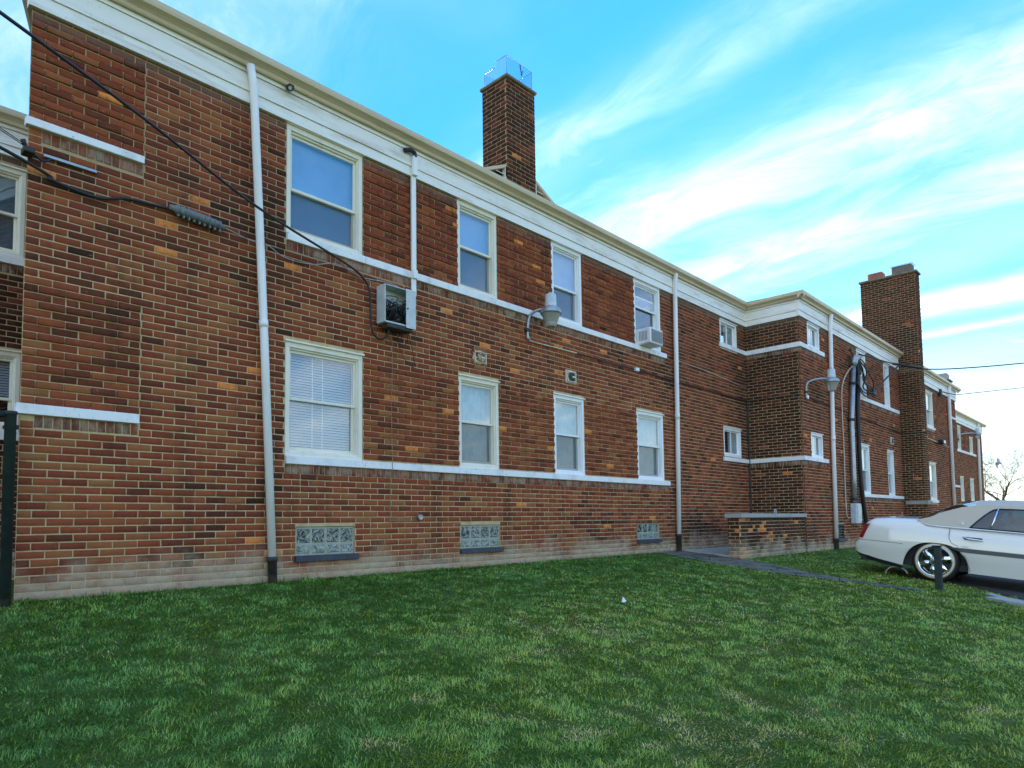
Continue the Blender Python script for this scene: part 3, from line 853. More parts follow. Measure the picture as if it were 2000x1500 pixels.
# ------------------------------------------------------------------ windows
def ring(mb, x0, x1, z0, z1, y0, y1, wl, wr, wt, wb):
    """four rails of a frame, butted: the jambs run between head and bottom rail"""
    mb.bbox(x0, x1, y0, y1, z1 - wt, z1, 0.004)
    mb.bbox(x0, x1, y0, y1, z0, z0 + wb, 0.004)
    mb.bbox(x0, x0 + wl, y0, y1, z0 + wb + .0005, z1 - wt - .0005, 0.004)
    mb.bbox(x1 - wr, x1, y0, y1, z0 + wb + .0005, z1 - wt - .0005, 0.004)
def xf(mb, M):
    if M is not MAIN_M:
        mb.v = [tuple(M @ Vector(p)) for p in mb.v]
    return mb
def sash_window(x0, x1, z0, z1, M=MAIN_M, frame=None, blind='shade', mid=None, y0=0.006, raised=0.0, drop=None, casing=0.052, screen=False, shade=None):
    fm = frame or M_CREAM
    mb = MB()
    ring(mb, x0 + .003, x1 - .003, z0 + .002, z1 - .002, y0, 0.075, casing, casing, casing * 1.15, 0.05)
    ring(mb, x0 + casing, x1 - casing, z0 + .05, z1 - casing * 1.15, 0.030, 0.15, 0.016, 0.016, 0.022, 0.02)
    # drip cap over the head casing
    mb.box(x0 - 0.012, x1 + 0.012, y0 - 0.028, 0.02, z1 - 0.006, z1 + 0.012)
    win = xf(mb, M).build('window', fm, bld)
    a, b, c_, e = x0 + casing + .016, x1 - casing - .016, z0 + .07, z1 - casing * 1.15 - .022
    mid = mid if mid is not None else (c_ + e) / 2
    mb = MB(); ring(mb, a, b, mid - .022, e, 0.058, 0.088, .027, .027, .03, .034)
    xf(mb, M).build('sash', fm, win)
    mb = MB(); ring(mb, a, b, c_ + raised, mid + .018 + raised, 0.092, 0.122, .030, .030, .034, .045)
    xf(mb, M).build('sash', fm, win)
    xf(MB().box(a + .025, b - .025, 0.071, 0.075, mid + .012, e - .033), M).build('pane', M_GLASS, win)
    xf(MB().box(a + .028, b - .028, 0.105, 0.109, c_ + .048 + raised, mid - .016 + raised), M).build('pane', M_GLASS, win)
    if screen:
        xf(MB().add([(a + .01, .0895, c_ + .01), (b - .01, .0895, c_ + .01), (b - .01, .0895, mid - .024), (a + .01, .0895, mid - .024)], [(0, 1, 2, 3)]), M).build('insect_screen', M_SCREEN, win)
    bot = c_ if drop is None else e - (e - c_) * drop
    if blind == 'slats':
        mb = MB()
        n = int((e - bot) / 0.030)
        for i in range(n):
            z = bot + (i + .5) * (e - bot) / n
            mb.add([(a, .146, z - .0155), (b, .146, z - .0155), (b, .166, z + .0105), (a, .166, z + .0105)], [(0, 1, 2, 3)])
        bl = xf(mb, M).build('blind', M_BLIND, win, kind='stuff')
        mb = MB()
        for t in (0.4, 0.55): mb.box(a + (b - a) * t - .004, a + (b - a) * t + .004, .146, .149, bot, e)
        xf(mb, M).build('blind_cord', M_WHITE, win)
    elif blind == 'shade':
        xf(MB().box(a, b, .128, .131, bot, e), M).build('blind', shade or M_SHADE, win)
    elif blind == 'curtain':
        mb = MB(); n = 26
        vs = []
        for i in range(n + 1):
            x = a + (b - a) * i / n
            y = .155 + .012 * math.sin(i * 1.9) + .006 * math.sin(i * 0.7)
            vs += [(x, y, bot), (x, y, e)]
        mb.add(vs, [(2 * i, 2 * i + 2, 2 * i + 3, 2 * i + 1) for i in range(n)], True)
        xf(mb, M).build('curtain', M_CURTAIN, win)
    xf(MB().box(a - .05, b + .05, .42, .43, c_ - .05, e + .05), M).build('room_backing', M_DARK, win)
    return win
sash_window(*WX[0], ZU, ZUT, blind='shade', mid=4.33, screen=True)
sash_window(*WX[0], ZL, ZLT, blind='slats', mid=1.98)
sash_window(*WX[1], ZU, ZUT, blind='shade', mid=4.42, screen=True)
sash_window(*WX[1], ZL, ZLT, blind='curtain', mid=1.98, screen=True)
sash_window(*WX[2], ZU, ZUT, frame=M_VINYL, blind='shade', drop=1.0, mid=4.36, screen=True)  # blue shade colour stands in for sky reflected in this dark window
sash_window(*WX[2], ZL, ZLT, frame=M_VINYL, blind='curtain', mid=1.98, screen=True)
sash_window(*WX[3], ZU, ZUT, frame=M_VINYL, blind='none', mid=4.55, raised=0.2)
sash_window(*WX[3], ZL, ZLT, frame=M_VINYL, blind='curtain', mid=1.98, screen=True)
def slider_window(x0, x1, z0, z1, M=MAIN_M, frame=None, curtain=True):
    fm = frame or M_VINYL
    mb = MB()
    ring(mb, x0 + .003, x1 - .003, z0 + .002, z1 - .002, 0.005, 0.10, .045, .045, .05, .06)
    mb.box(x0 - 0.012, x1 + 0.012, -0.02, 0.02, z1 - 0.004, z1 + 0.012)
    win = xf(mb, M).build('window', fm, bld)
    mx = (x0 + x1) / 2
    for a, b, y in ((x0 + .045, mx + .018, .045), (mx - .018, x1 - .045, .068)):
        mb = MB(); ring(mb, a, b, z0 + .06, z1 - .05, y, y + .02, .03, .03, .028, .03)
        xf(mb, M).build('sash', fm, win)
        xf(MB().box(a + .028, b - .028, y + .008, y + .012, z0 + .088, z1 - .076), M).build('pane', M_GLASS, win)
    if curtain:
        xf(MB().box(mx + .02, x1 - .07, .13, .133, z0 + .08, z1 - .07), M).build('curtain', M_CURTAIN, win)
    xf(MB().box(x0, x1, .42, .43, z0, z1), M).build('room_backing', M_DARK, win)
slider_window(*SMALL[0]); slider_window(*SMALL[1])
slider_window(*W2[0], M=FM); slider_window(*W2[1], M=FM)
sash_window(*W2[2], M=FM, frame=M_VINYL, blind='curtain'); sash_window(*W2[3], M=FM, frame=M_VINYL, blind='curtain')
sash_window(*W2[4], M=FM, frame=M_VINYL, blind='curtain', screen=True); sash_window(*W2[5], M=FM, frame=M_VINYL, blind='curtain', screen=True)
for h in W3: sash_window(*h, M=FM, frame=M_CREAM, blind='shade')
for h in W4: sash_window(*h, frame=M_CREAM, blind='shade')
sash_window(*W5[0], M=LM, frame=M_CREAM, blind='shade', shade=M_DSHADE)
sash_window(*W5[1], M=LM, frame=M_CREAM, blind='slats', mid=2.13, drop=.55)
# basement windows of glass block
for (x0, x1, z0, z1) in BASE_W:
    mb = MB().bbox(x0 + .004, x1 - .004, 0.022, 0.12, z0 + .045, z1 - .004, .003)
    bw = mb.build('basement_window', M_GROUT, bld)
    n, zm = 4, z0 + .045 + (z1 - z0 - .05) * 0.40
    wv = (x1 - x0 - .02) / n
    for i in range(n):
        for c_, e in ((z0 + .052, zm), (zm, z1 - .012)):
            MB().bbox(x0 + .01 + i * wv + .008, x0 + .01 + (i + 1) * wv - .008, 0.016, 0.05, c_ + .008, e - .008, .012).build('glass_block', M_BLOCK if c_ == zm else M_BLOCK2, bw)
    MB().bbox(x0 - .02, x1 + .03, -0.045, 0.1, z0 - .02, z0 + .045, .005).build('sill', mat('slate_sill', (0.055, 0.065, 0.08), 0.7, var=.4, vscale=12), bw)
# grated basement vent in the middle wing
x0, x1, z0, z1 = W2[6]
mb = MB(); ring(mb, x0, x1, z0, z1, 0.0, .05, .03, .03, .03, .03)
vt = xf(mb, FM).build('basement_vent', M_BLACK, bld)
for i in range(5):
    z = z0 + .05 + i * .065
    xf(MB().box(x0 + .03, x1 - .03, .01, .03, z, z + .03), FM).build('slat', mat('slate_sill'), vt)
xf(MB().bbox(x0 - .05, x1 + .05, -.05, .03, z0 - .05, z0 - .002), FM).build('sill', mat('slate_sill'), vt)
xf(MB().box(x0, x1, .2, .21, z0, z1), FM).build('room_backing', M_DARK, vt)

# ------------------------------------------------------------------ downspouts
def downspout(pts, r=0.042, boot=None, coupling=None, flat=True):
    mb = MB().tube(pts, r, 12)
    o = mb.build('downspout', M_PIPE, bld)
    if coupling:
        for (a, b) in coupling:
            MB().tube([a, b], r * 1.14, 12).build('coupling', M_PIPE, o)
    if boot:
        a, b = Vector(boot[0]), Vector(boot[1])
        d_ = b - a
        MB().tube([a, a + d_ * .12, a + d_ * .121, b], [r * 1.35, r * 1.35, r * 1.1, r * 1.1], 12).build('boot', M_BOOT, o)
    return o
downspout([(3.18, -.105, 5.40), (3.22, -.10, 5.2), (3.37, -.07, 2.68), (3.49, -.06, .255)], .043, ((3.488, -.06, .27), (3.505, -.055, -.12)), [((3.367, -.07, 2.73), (3.372, -.07, 2.66))])
downspout([(11.86, -.10, 5.43), (11.86, -.075, 5.2), (11.83, -.065, 2.6), (11.775, -.06, .31)], .045, ((11.775, -.06, .33), (11.78, -.055, -.1)), [((11.832, -.065, 2.66), (11.829, -.065, 2.55))])
downspout([(16.92, F2 - .10, 5.43), (16.91, F2 - .075, 5.2), (16.80, F2 - .065, 2.4), (16.76, F2 - .06, .10)], .048, ((16.76, F2 - .06, .13), (16.77, F2 - .055, -.35)), [((16.81, F2 - .065, 2.5), (16.805, F2 - .065, 2.4))])
downspout([(29.5, F2 - .10, 5.43), (29.5, F2 - .07, 5.2), (29.5, F2 - .06, .1)], .06)
downspout([(42.75, -.10, 5.43), (42.7, -.07, 5.2), (42.4, -.06, .1)], .07)

# ------------------------------------------------------------------ chimneys
def chimney(x0, x1, y0, y1, zb, zt, mood, cap=0.05, capo=0.03, orange=0.006):
    mb = MB()
    for q in (((x0 + .0065, y0 + .0065), (x1 - .0065, y0 + .0065)), ((x0 + .0065, y1 - .0065), (x0 + .0065, y0 + .0065)), ((x1 - .0065, y0 + .0065), (x1 - .0065, y1 - .0065)), ((x1 - .0065, y1 - .0065), (x0 + .0065, y1 - .0065))):
        (a, b), (c_, e) = q
        mb.add([(a, b, zb), (c_, e, zb), (c_, e, zt), (a, b, zt)], [(0, 1, 2, 3)])
    ch = mb.build('chimney', M_MORTAR, bld)
    VV, FF, TT, k = [], [], [], 0
    for (origin, ang, L, o_) in (((x0, y0, 0), 0, x1 - x0, 0.0), ((x0, y1, 0), R(-90), y1 - y0 - .03, 0.1), ((x1, y0 + .03, 0), R(90), y1 - y0 - .03, 0.05), ((x1, y1, 0), R(180), x1 - x0, 0.0)):
        B = field(0, L, zb, zt, [], mood, off=-o_, orange=orange)
        V, F, T = brick_arrays(B)
        A = np.array(wall_matrix(origin, ang))
        VV.append(V @ A[:3, :3].T + A[:3, 3]); FF.append(F + k); TT.append(T); k += len(V)
    o = bpy.data.objects.new('brick_courses', quads_mesh('brick_courses', np.concatenate(VV), np.concatenate(FF), M_BRICK, 'tone', np.concatenate(TT)))
    link(o, ch); tag(o, kind='stuff')
    MB().bbox(x0 - capo, x1 + capo, y0 - capo, y1 + capo, zt, zt + cap, .012).build('chimney_cap', mat('cap_mortar', (0.24, 0.19, 0.13), 0.9, var=.4, vscale=9), ch)
    return ch
c1 = chimney(7.52, 8.18, 0.30, 0.86, 5.3, 7.56, 'soot')
# sheet-metal spark guard, cut lower on the left
for q in (((7.55, .335, .33), (8.15, .335, .33)), ((7.55, .58, .33), (7.55, .335, .33)), ((7.55, .825, .24), (7.55, .58, .24)), ((8.15, .335, .33), (8.15, .825, .33)), ((8.15, .825, .33), (7.55, .825, .24))):
    (a, b, h1), (c_, e, h2) = q
    dx_, dy_ = (0.0, .004) if b == e else (.004, 0.0)
    MB().add([(a, b, 7.61), (c_, e, 7.61), (c_, e, 7.61 + h2), (a, b, 7.61 + h1), (a + dx_, b + dy_, 7.61), (c_ + dx_, e + dy_, 7.61), (c_ + dx_, e + dy_, 7.61 + h2), (a + dx_, b + dy_, 7.61 + h1)],
             [(0, 1, 2, 3), (7, 6, 5, 4), (0, 4, 5, 1), (1, 5, 6, 2), (2, 6, 7, 3), (3, 7, 4, 0)]).build('guard_sheet', M_SHEET, c1)
for pts in ([(7.55, .335, 7.6), (7.55, .335, 7.945), (8.15, .335, 7.945), (8.15, .335, 7.6)], [(7.55, .335, 7.944), (7.55, .58, 7.944), (7.55, .58, 7.855), (7.55, .825, 7.855), (7.55, .825, 7.6)], [(8.15, .335, 7.944), (8.15, .825, 7.944), (8.15, .825, 7.6)]):
    MB().tube(pts, .0055, 6).build('guard_rim', M_GALV, c1)
MB().tube([(7.86, .325, 7.93), (7.90, .325, 7.76), (7.93, .325, 7.86)], .009, 6).build('strap', M_BOOT, c1)
# flashing at the foot and the louvred gable behind the stack
MB().add([(7.505, .31, 6.12), (7.505, .62, 5.95), (7.505, .31, 5.95)], [(0, 1, 2)]).build('flashing', M_BLACK, c1)
gb = MB()
def slab(mb, p, q, w, y0, y1):
    (a, b), (c_, e) = p, q
    L_ = math.hypot(c_ - a, e - b); nx_, nz_ = -(e - b) / L_ * w, (c_ - a) / L_ * w
    mb.prism([(a, b), (c_, e), (c_ + nx_, e + nz_), (a + nx_, b + nz_)], y0, y1, lambda u_, v_, d_: (u_, d_, v_))
slab(gb, (6.40, 5.57), (7.86, 6.27), .045, .33, .98)
slab(gb, (7.86, 6.27), (9.32, 5.57), .045, .33, .98)
gable = gb.build('gable_roof', M_GUTTER, bld)
for sgn in (-1, 1):
    cx = 7.86
    for i in range(9):
        z = 5.56 + i * .06
        hw_ = (6.20 - z) / .48
        if hw_ < .39: break
        a, b = cx + sgn * .34, cx + sgn * (hw_ + .10)
        MB().prism([(.345, z), (.345, z + .010), (.395, z + .044), (.395, z + .034)], min(a, b), max(a, b), lambda p, q, d_: (d_, p, q)).build('louvre_slat', M_CREAM, gable)
    MB().box(cx + sgn * .35 - .02, cx + sgn * .35 + .02, .335, .40, 5.55, 6.10).build('louvre_post', M_CREAM, gable)
MB().add([(6.5, .42, 5.5), (9.22, .42, 5.5), (7.86, .42, 6.25)], [(0, 1, 2)]).build('louvre_backing', M_DARK, gable)
c2 = chimney(22.99, 23.42, -1.83, -0.29, -0.4, 7.93, 'soot', cap=.06, capo=.04, orange=0.006)
MB().bbox(22.95, 23.46, -1.87, F2 - .04, .97, 1.07, .006).build('stone_band', M_CONC, c2)
MB().bbox(23.04, 23.36, -.92, -.50, 7.99, 8.20, .02).build('flue', M_CLAY, c2)
MB().bbox(23.03, 23.37, -1.72, -1.18, 7.99, 8.24, .02).build('flue', mat('grey_flue', (0.20, 0.15, 0.12), 0.9, var=.3, vscale=7), c2)
MB().bbox(22.98, 23.42, -1.76, -1.14, 8.241, 8.255, .004).build('flue_cap', M_SHEET, c2)
c3 = chimney(38.3, 39.0, .30, .90, 5.4, 7.15, 'soot', cap=.08, capo=.05)
MB().bbox(38.38, 38.92, .38, .82, 7.23, 7.55, .02).build('flue', M_CONC, c3)

# ------------------------------------------------------------------ helpers for things built in world coordinates
def thing(name, label, cat, loc, group=None):
    o = empty(name, loc)
    tag(o, label, cat, group)
    return o
def part(mb, name, material, root, sub=None, **kw):
    """mb holds world coordinates; root is an unrotated Empty (sub: a part of it)"""
    o = mb.build(name, material, sub if sub is not None else root, **kw)
    if sub is None:
        o.location = -root.location
    return o

# ------------------------------------------------------------------ low stair wall
lw = thing('low_wall', 'low brick wall with pale stone coping and flaking orange bricks beside the basement steps', 'wall', (12.0, -1.2, -.13))
LX0, LX1, LYF, LYB = 12.0, XC + 0.0, -1.20, -.94
mb = MB().box(LX0 + .0065, LX1 - .002, LYF + .0065, LYB - .0065, -.45, .62)
core = part(mb, 'wall_core', M_MORTAR, lw)
Bl = field(0, LX1 - LX0 - .004, -.19, .62, [], 'soot', off=-.1, orange=0.0)
for i in range(len(Bl)):
    x, z = Bl[i, 0], Bl[i, 1]
    if Bl[i, 5] > .95: Bl[i, 5] = .3
    if z > .56 and x < .5: Bl[i, 5] = rng.choice([.25, .6, .9])
    if z < .02 and x < .42: Bl[i, 5] = rng.uniform(.9, .99)
    if .28 < z < .48 and .4 < x < 1.25 and rng.rand() < .38: Bl[i, 5] = .97
    if z < .3 and rng.rand() < .13: Bl[i, 5] = rng.uniform(.6, .97)
for (ox, oz) in ((.35, .41), (.62, .47), (.72, .41), (.92, .47), (.98, .41), (1.02, .54), (1.32, .27), (1.25, .20), (1.28, .34), (.1, -.06), (.25, .01), (.08, .07), (2.1, .27), (2.6, .54), (.2, .58), (1.9, .07)):
    Bl[int(np.argmin((Bl[:, 0] - ox) ** 2 + (3 * (Bl[:, 1] - oz)) ** 2)), 5] = rng.uniform(.965, .99)
WM = wall_matrix((LX0, LYF, 0), 0)
full = np.abs(Bl[:, 2] - (BL - JT) / 2) < 1e-4
fullh = np.abs(Bl[:, 3] - (CH - JT) / 2) < 1e-4
for b in Bl[full & fullh]:
    single_brick(b, WM, core)
restl = Bl[~(full & fullh)]
Be = field(0, LYB - LYF - .03, -.19, .62, [], 'soot', off=-.06, orange=.08)
bricks_to(core, restl, WM)
bricks_to(core, Be, wall_matrix((LX0, LYB, 0), R(-90)))
for a, b in ((11.95, 13.3), (13.3, XC + .02)):
    part(MB().bbox(a + .001, b - .001, LYF - .04, LYB + .03, .622, .70, .006), 'coping', M_CONC, lw)
part(MB().tube(smooth_path([(13.72, -1.12, .70), (13.72, -1.12, .765), (13.76, -1.12, .785), (13.8, -1.12, .765), (13.8, -1.12, .70)], 4), .013, 8), 'lug', M_GALV, lw)
# kerb along the stair pit
kb = MB().prism([(11.95, -.06), (12.35, -.06), (12.2, -.92), (11.99, -.95)], -.2, .0, lambda a, b, d_: (a, b, d_ + .03 + SLOPE * b)).build('stair_kerb', M_CONC)
tag(kb, 'dark concrete kerb lying between the main wall and the low wall', 'kerb')
pit = sheet('stair_landing', [(12.25, -.03), (XC - .02, -.03), (XC - .02, -.93), (12.15, -.93)], .02, M_CONC)

# ------------------------------------------------------------------ open utility cabinet
cb = thing('utility_cabinet', 'grey open telephone cabinet full of black wires on the brick wall', 'cabinet', (5.04, 0, 3.0))
X0, X1, Z0, Z1, DP = 4.82, 5.27, 3.0, 3.46, -.20
mb = MB()
mb.bbox(X0, X0 + .012, DP, -.03, Z0, Z1, .003); mb.bbox(X1 - .012, X1, DP, -.03, Z0, Z1, .003)
mb.bbox(X0 + .0125, X1 - .0125, DP, -.03, Z1 - .012, Z1, .003); mb.bbox(X0 + .0125, X1 - .0125, DP + .01, -.03, Z0, Z0 + .02, .003)
mb.box(X0 + .0125, X1 - .0125, -.045, -.034, Z0 + .021, Z1 - .013)
part(mb, 'body', M_GREYP, cb)
cov = part(MB().bbox(5.13, X1 + .01, DP - .012, DP - .001, Z0 - .02, Z1 + .005, .003), 'door', M_GREYP, cb)
part(MB().tube([(5.15, DP - .022, 3.22), (5.15, DP - .011, 3.22)], .01, 8), 'latch', M_BLACK, cb, sub=cov)
part(MB().bbox(X0 + .05, X1 - .02, -.19, -.05, Z0 - .055, Z0 - .002, .01), 'cable_entry', M_BOOT, cb)
mb = MB()
rr = random.Random(5)
for i in range(26):
    x, z = rr.uniform(4.87, 5.2), rr.uniform(3.03, 3.2)
    pts = [(x, -.08, z)]
    for k in range(3):
        pts.append((min(5.24, max(4.85, x + rr.uniform(-.13, .13))), rr.uniform(-.19, -.07), min(3.36, z + rr.uniform(-.02, .17))))
    pts.append((min(5.24, max(4.85, x + rr.uniform(-.1, .1))), -.07, 3.03))
    mb.tube(smooth_path(pts, 4), rr.choice([.004, .006, .008]), 5)
part(mb, 'wire_bundle', M_BLACK, cb, kind='stuff')
mb = MB()
for i in range(7):
    x = 4.9 + i * .045
    mb.bbox(x, x + .03, -.09, -.05, 3.2 - (i % 3) * .03, 3.25, .004)
part(mb, 'terminal_strip', M_GREYP, cb)
# loose wires hanging below
mb = MB()
mb.tube(smooth_path([(5.16, -.12, 2.95), (5.14, -.06, 2.78), (5.25, -.04, 2.62), (5.38, -.04, 2.56), (5.36, -.05, 2.72), (5.25, -.1, 2.95)], 6), .004, 5)
mb.tube(smooth_path([(5.1, -.12, 2.95), (5.1, -.07, 2.84), (5.17, -.05, 2.78), (5.24, -.08, 2.84), (5.22, -.12, 2.95)], 6), .005, 5)
part(mb, 'loose_wire', M_BLACK, cb)
part(MB().tube(smooth_path([(4.98, -.05, 2.95), (5.05, -.022, 2.9), (5.06, -.018, 2.6), (5.05, -.016, 1.9), (5.035, -.05, 1.34), (5.035, -.05, 1.24), (5.03, -.018, 1.16), (5.025, -.016, .66), (5.06, -.016, .635), (5.45, -.016, .632)], 5), .0045, 6), 'thin_cable', mat('tan_wire', (0.30, 0.22, 0.13), 0.7), cb)
# white cable duct running up to the fascia
dk = thing('cable_duct', 'white square cable duct rising from the open cabinet to the fascia', 'duct', (5.38, 0, 3.46))
part(MB().bbox(5.345, 5.415, -.055, -.028, 3.465, 3.69, .004).bbox(5.345, 5.415, -.088, -.037, 3.6905, 3.80, .004).bbox(5.345, 5.415, -.06, -.028, 3.8005, 5.03, .004).bbox(5.345, 5.415, -.1, -.048, 5.0305, 5.28, .004), 'duct_body', M_PIPE, dk)
part(MB().tube(smooth_path([(5.38, -.08, 5.27), (5.37, -.085, 5.32), (5.31, -.085, 5.335), (5.22, -.06, 5.315)], 5), .028, 10), 'elbow', M_BLACK, dk)

# ------------------------------------------------------------------ overhead cables
sc = MB().tube(smooth_path([(-6.2, -4.9, 4.7), (-2.4, -3.1, 4.02), (.82, -1.6, 3.86), (1.82, -1.15, 3.79), (2.99, -.65, 3.64), (4.30, -.14, 3.585), (4.60, -.07, 3.50), (4.70, -.06, 3.35), (4.72, -.06, 2.95), (4.78, -.07, 2.83), (4.86, -.08, 2.81), (4.93, -.1, 2.88), (4.95, -.11, 2.97)], 8), .0125, 8).build('service_cable', M_BLACK)
tag(sc, 'thick black cable sagging in from the upper left and looping under the open cabinet', 'cable')
sc2 = thing('telephone_cable', 'black cable clipped along the brick wall with a grey ribbed splice sleeve', 'cable', (1.3, 0, 3.6))
part(MB().tube(smooth_path([(-4.0, -2.4, 4.1), (-.6, -1.0, 3.72), (1.29, -.10, 3.62), (1.46, -.05, 3.56), (1.81, -.035, 3.53), (2.05, -.035, 3.60), (2.32, -.035, 3.622), (2.46, -.045, 3.626)], 8), .014, 8), 'cable', M_BLACK, sc2)
slv = part(MB().tube([(2.42, -.06, 3.64), (2.47, -.06, 3.64), (2.475, -.06, 3.638), (2.90, -.06, 3.605), (2.905, -.06, 3.604), (2.95, -.06, 3.60)], [.025, .03, .042, .042, .03, .02], 12), 'splice_sleeve', mat('sleeve_grey', (0.20, 0.22, 0.22), 0.6, var=.3, vscale=20), sc2)
mb = MB()
for i in range(9):
    x = 2.49 + i * .05
    mb.tube([(x, -.06, 3.637 - (x - 2.475) * .078), (x + .012, -.06, 3.636 - (x - 2.475) * .078)], .048, 10)
    mb.bbox(x, x + .02, -.075, -.045, 3.57 - (x - 2.475) * .078, 3.60 - (x - 2.475) * .078, .003)
part(mb, 'sleeve_clamp', mat('sleeve_grey'), sc2, sub=slv)
part(MB().tube(smooth_path([(2.95, -.06, 3.60), (3.23, -.04, 3.56), (3.37, -.12, 3.53), (3.63, -.03, 3.485), (3.95, -.03, 3.50), (4.26, -.05, 3.58), (4.6, -.03, 3.52), (5.0, -.03, 3.55), (5.3, -.03, 3.50)], 6), .0055, 6), 'thin_wire', M_GALV, sc2)
an = thing('wall_anchor', 'small dark anchor holding thin wires at the left building corner', 'anchor', (1.28, -.1, 3.74))
part(MB().bbox(1.25, 1.33, -.12, 0.0, 3.71, 3.76, .006).tube([(1.26, -.10, 3.76), (1.24, -.12, 3.80)], .02, 8), 'bracket', M_BOOT, an)
for k in (0, .05):
    part(MB().tube(smooth_path([(1.27, -.1, 3.75 + k * .3), (.2, -.55 + k, 3.95 + k), (-2.8, -1.8, 4.5)], 6), .004, 5), 'wire', M_BLACK, an)
part(MB().tube(smooth_path([(1.33, -.06, 3.73), (1.40, -.05, 3.70), (1.46, -.04, 3.74)], 5), .01, 6), 'tail', M_BLACK, an)
rk = MB().bbox(1.41, 1.81, -.035, -.004, 3.752, 3.778, .003).build('cable_rack', M_GALV)
tag(rk, 'short grey metal bar bolted under the upper left sill', 'bracket')
dv = MB().tube([(5.475, .0, .675), (5.475, -.05, .67)], .034, 14).tube([(5.475, -.05, .67), (5.475, -.0505, .67)], .024, 12).build('vent_pipe', M_GALV)
tag(dv, 'round metal dryer pipe end low on the brick wall at the thin cable', 'vent')

# ------------------------------------------------------------------ flue covers
def vent_cover(x, y, z, wv, hv, label, material, ears=False):
    t = thing('vent_cover', label, 'vent cover', (x, y, z), 'vent covers on the brick wall')
    part(MB().bbox(x - wv / 2, x + wv / 2, y - .018, y + .01, z - hv / 2, z + hv / 2, .006), 'plate', material, t)
    mb = MB(); ring(mb, x - wv / 2 + .02, x + wv / 2 - .02, z - hv / 2 + .02, z + hv / 2 - .02, y - .035, y - .0185, .018, .018, .018, .018)
    part(mb, 'rim', M_CREAMMET, t)
    Mx = Matrix.Translation((x + .01, y - .02, z)) @ Matrix.Rotation(R(90), 4, 'X')
    part(MB().lathe([(.0, .012), (.02, .012), (.03, .03), (.055, .028), (.08, .008), (.085, 0.0)], 16, Mx), 'damper', M_RUST if not ears else M_BOOT, t)
    part(MB().tube([(x - .05, y - .03, z + .02), (x - .05, y - .031, z + .02)], .035, 10), 'hole', M_BLACK, t)
    part(MB().bbox(x - .01, x + .075, y - .055, y - .045, z - .02, z + .012, .004), 'handle', M_CREAMMET, t)
vent_cover(6.565, 0, 2.885, .27, .20, 'square rusty cream vent cover over the second lower window', M_RUST)
vent_cover(8.60, 0, 2.91, .27, .21, 'square cream vent cover with dark iron damper over the third lower window', M_CREAMMET, True)
vent_cover(21.93, F2, 2.80, .26, .21, 'pale vent cover on the middle wing beside the tall chimney', M_CREAMMET, True)

# ------------------------------------------------------------------ barn lamps
def wall_lamp(label, base, head, root_parts=None):
    """base: point on the wall; head: centre of the collar.  The arm is a gooseneck."""
    t = thing('wall_lamp', label, 'lamp', base, 'gooseneck lamps on the brick walls')
    b, h = Vector(base), Vector(head)
    arm = smooth_path([b + Vector((0, 0, -.18)), b, b + Vector((.02, -.02, .16)), b * .7 + h * .3 + Vector((0, 0, .17)), b * .35 + h * .65 + Vector((0, 0, .12)), h + Vector((-.05, .03, .02))], 6)
    part(MB().tube(arm, .021, 10), 'arm', M_GALV, t)
    part(MB().bbox(b.x - .05, b.x + .05, b.y - .025, b.y + .03, b.z - .06, b.z - .01, .005), 'clamp', M_BOOT, t)
    T = Matrix.Translation(h)
    hd = part(MB().lathe([(.0, .25), (.072, .25), (.082, .235), (.088, .07), (.094, .06), (.0, .055)], 24, T), 'housing', M_GREYP, t)
    part(MB().lathe([(.09, .058), (.118, .05), (.152, .012), (.160, -.03), (.158, -.046), (.12, -.046)], 28, T), 'collar', M_GALV, t)
    part(MB().lathe([(.022, .25), (.027, .285), (.0, .29)], 12, T), 'photocell', M_REFR, t, sub=hd)
    prof = [(.14, -.046)]
    for i in range(9):
        z = -.055 - i * .014
        r_ = .14 - i * .0052
        prof += [(r_, z), (r_ - .007, z - .006)]
    prof += [(.088, -.185), (.085, -.235), (.07, -.245), (.0, -.247)]
    part(MB().lathe(prof, 24, T), 'refractor', M_REFR, t)
    return t
wall_lamp('grey gooseneck lamp with ribbed lens below the third upper window', (7.55, -.03, 3.50), (7.74, -.33, 3.73))
wall_lamp('grey gooseneck lamp with ribbed lens in front of the middle wing downspout', (15.32, F2 - .03, 3.40), (15.93, F2 - .37, 3.66))
wall_lamp('far grey gooseneck lamp beside the last upper window near the end downspout', (38.0, -.03, 4.28), (40.5, -.4, 4.68))
wall_lamp('far gooseneck lamp standing out from the end corner before the bare tree', (44.15, -.03, 3.15), (44.6, -.6, 3.42))
# conduit from the first lamp along the wall into the corner and on
cd = thing('conduit', 'thin grey conduit running along the brick wall from the first lamp to the corner', 'conduit', (7.55, 0, 3.3))
part(MB().tube(smooth_path([(7.55, -.03, 3.50), (7.55, -.025, 3.40), (7.60, -.02, 3.335), (7.72, -.016, 3.315), (8.75, -.016, 3.325)], 5), .011, 8), 'tube', M_CREAMMET, cd)
part(MB().tube([(8.752, -.016, 3.325), (10.44, -.016, 3.32)], .010, 8), 'tube', M_BOOT, cd)
part(MB().tube([(10.5, -.016, 3.32), (11.75, -.016, 3.31), (15.07, -.016, 3.30), (15.085, -.05, 3.30), (15.085, -1.20, 3.30)], .012, 8), 'tube', M_BOOT, cd)
part(MB().bbox(10.44, 10.54, -.06, -.004, 3.29, 3.35, .004), 'junction_box', M_WHITE, cd)
part(MB().bbox(15.34, 15.42, F2 - .05, F2 - .002, 3.22, 3.30, .004), 'junction_box', M_WHITE, cd)
part(MB().tube([(15.43, F2 - .016, 3.27), (18.6, F2 - .016, 3.22)], .012, 8), 'tube', M_BOOT, cd)
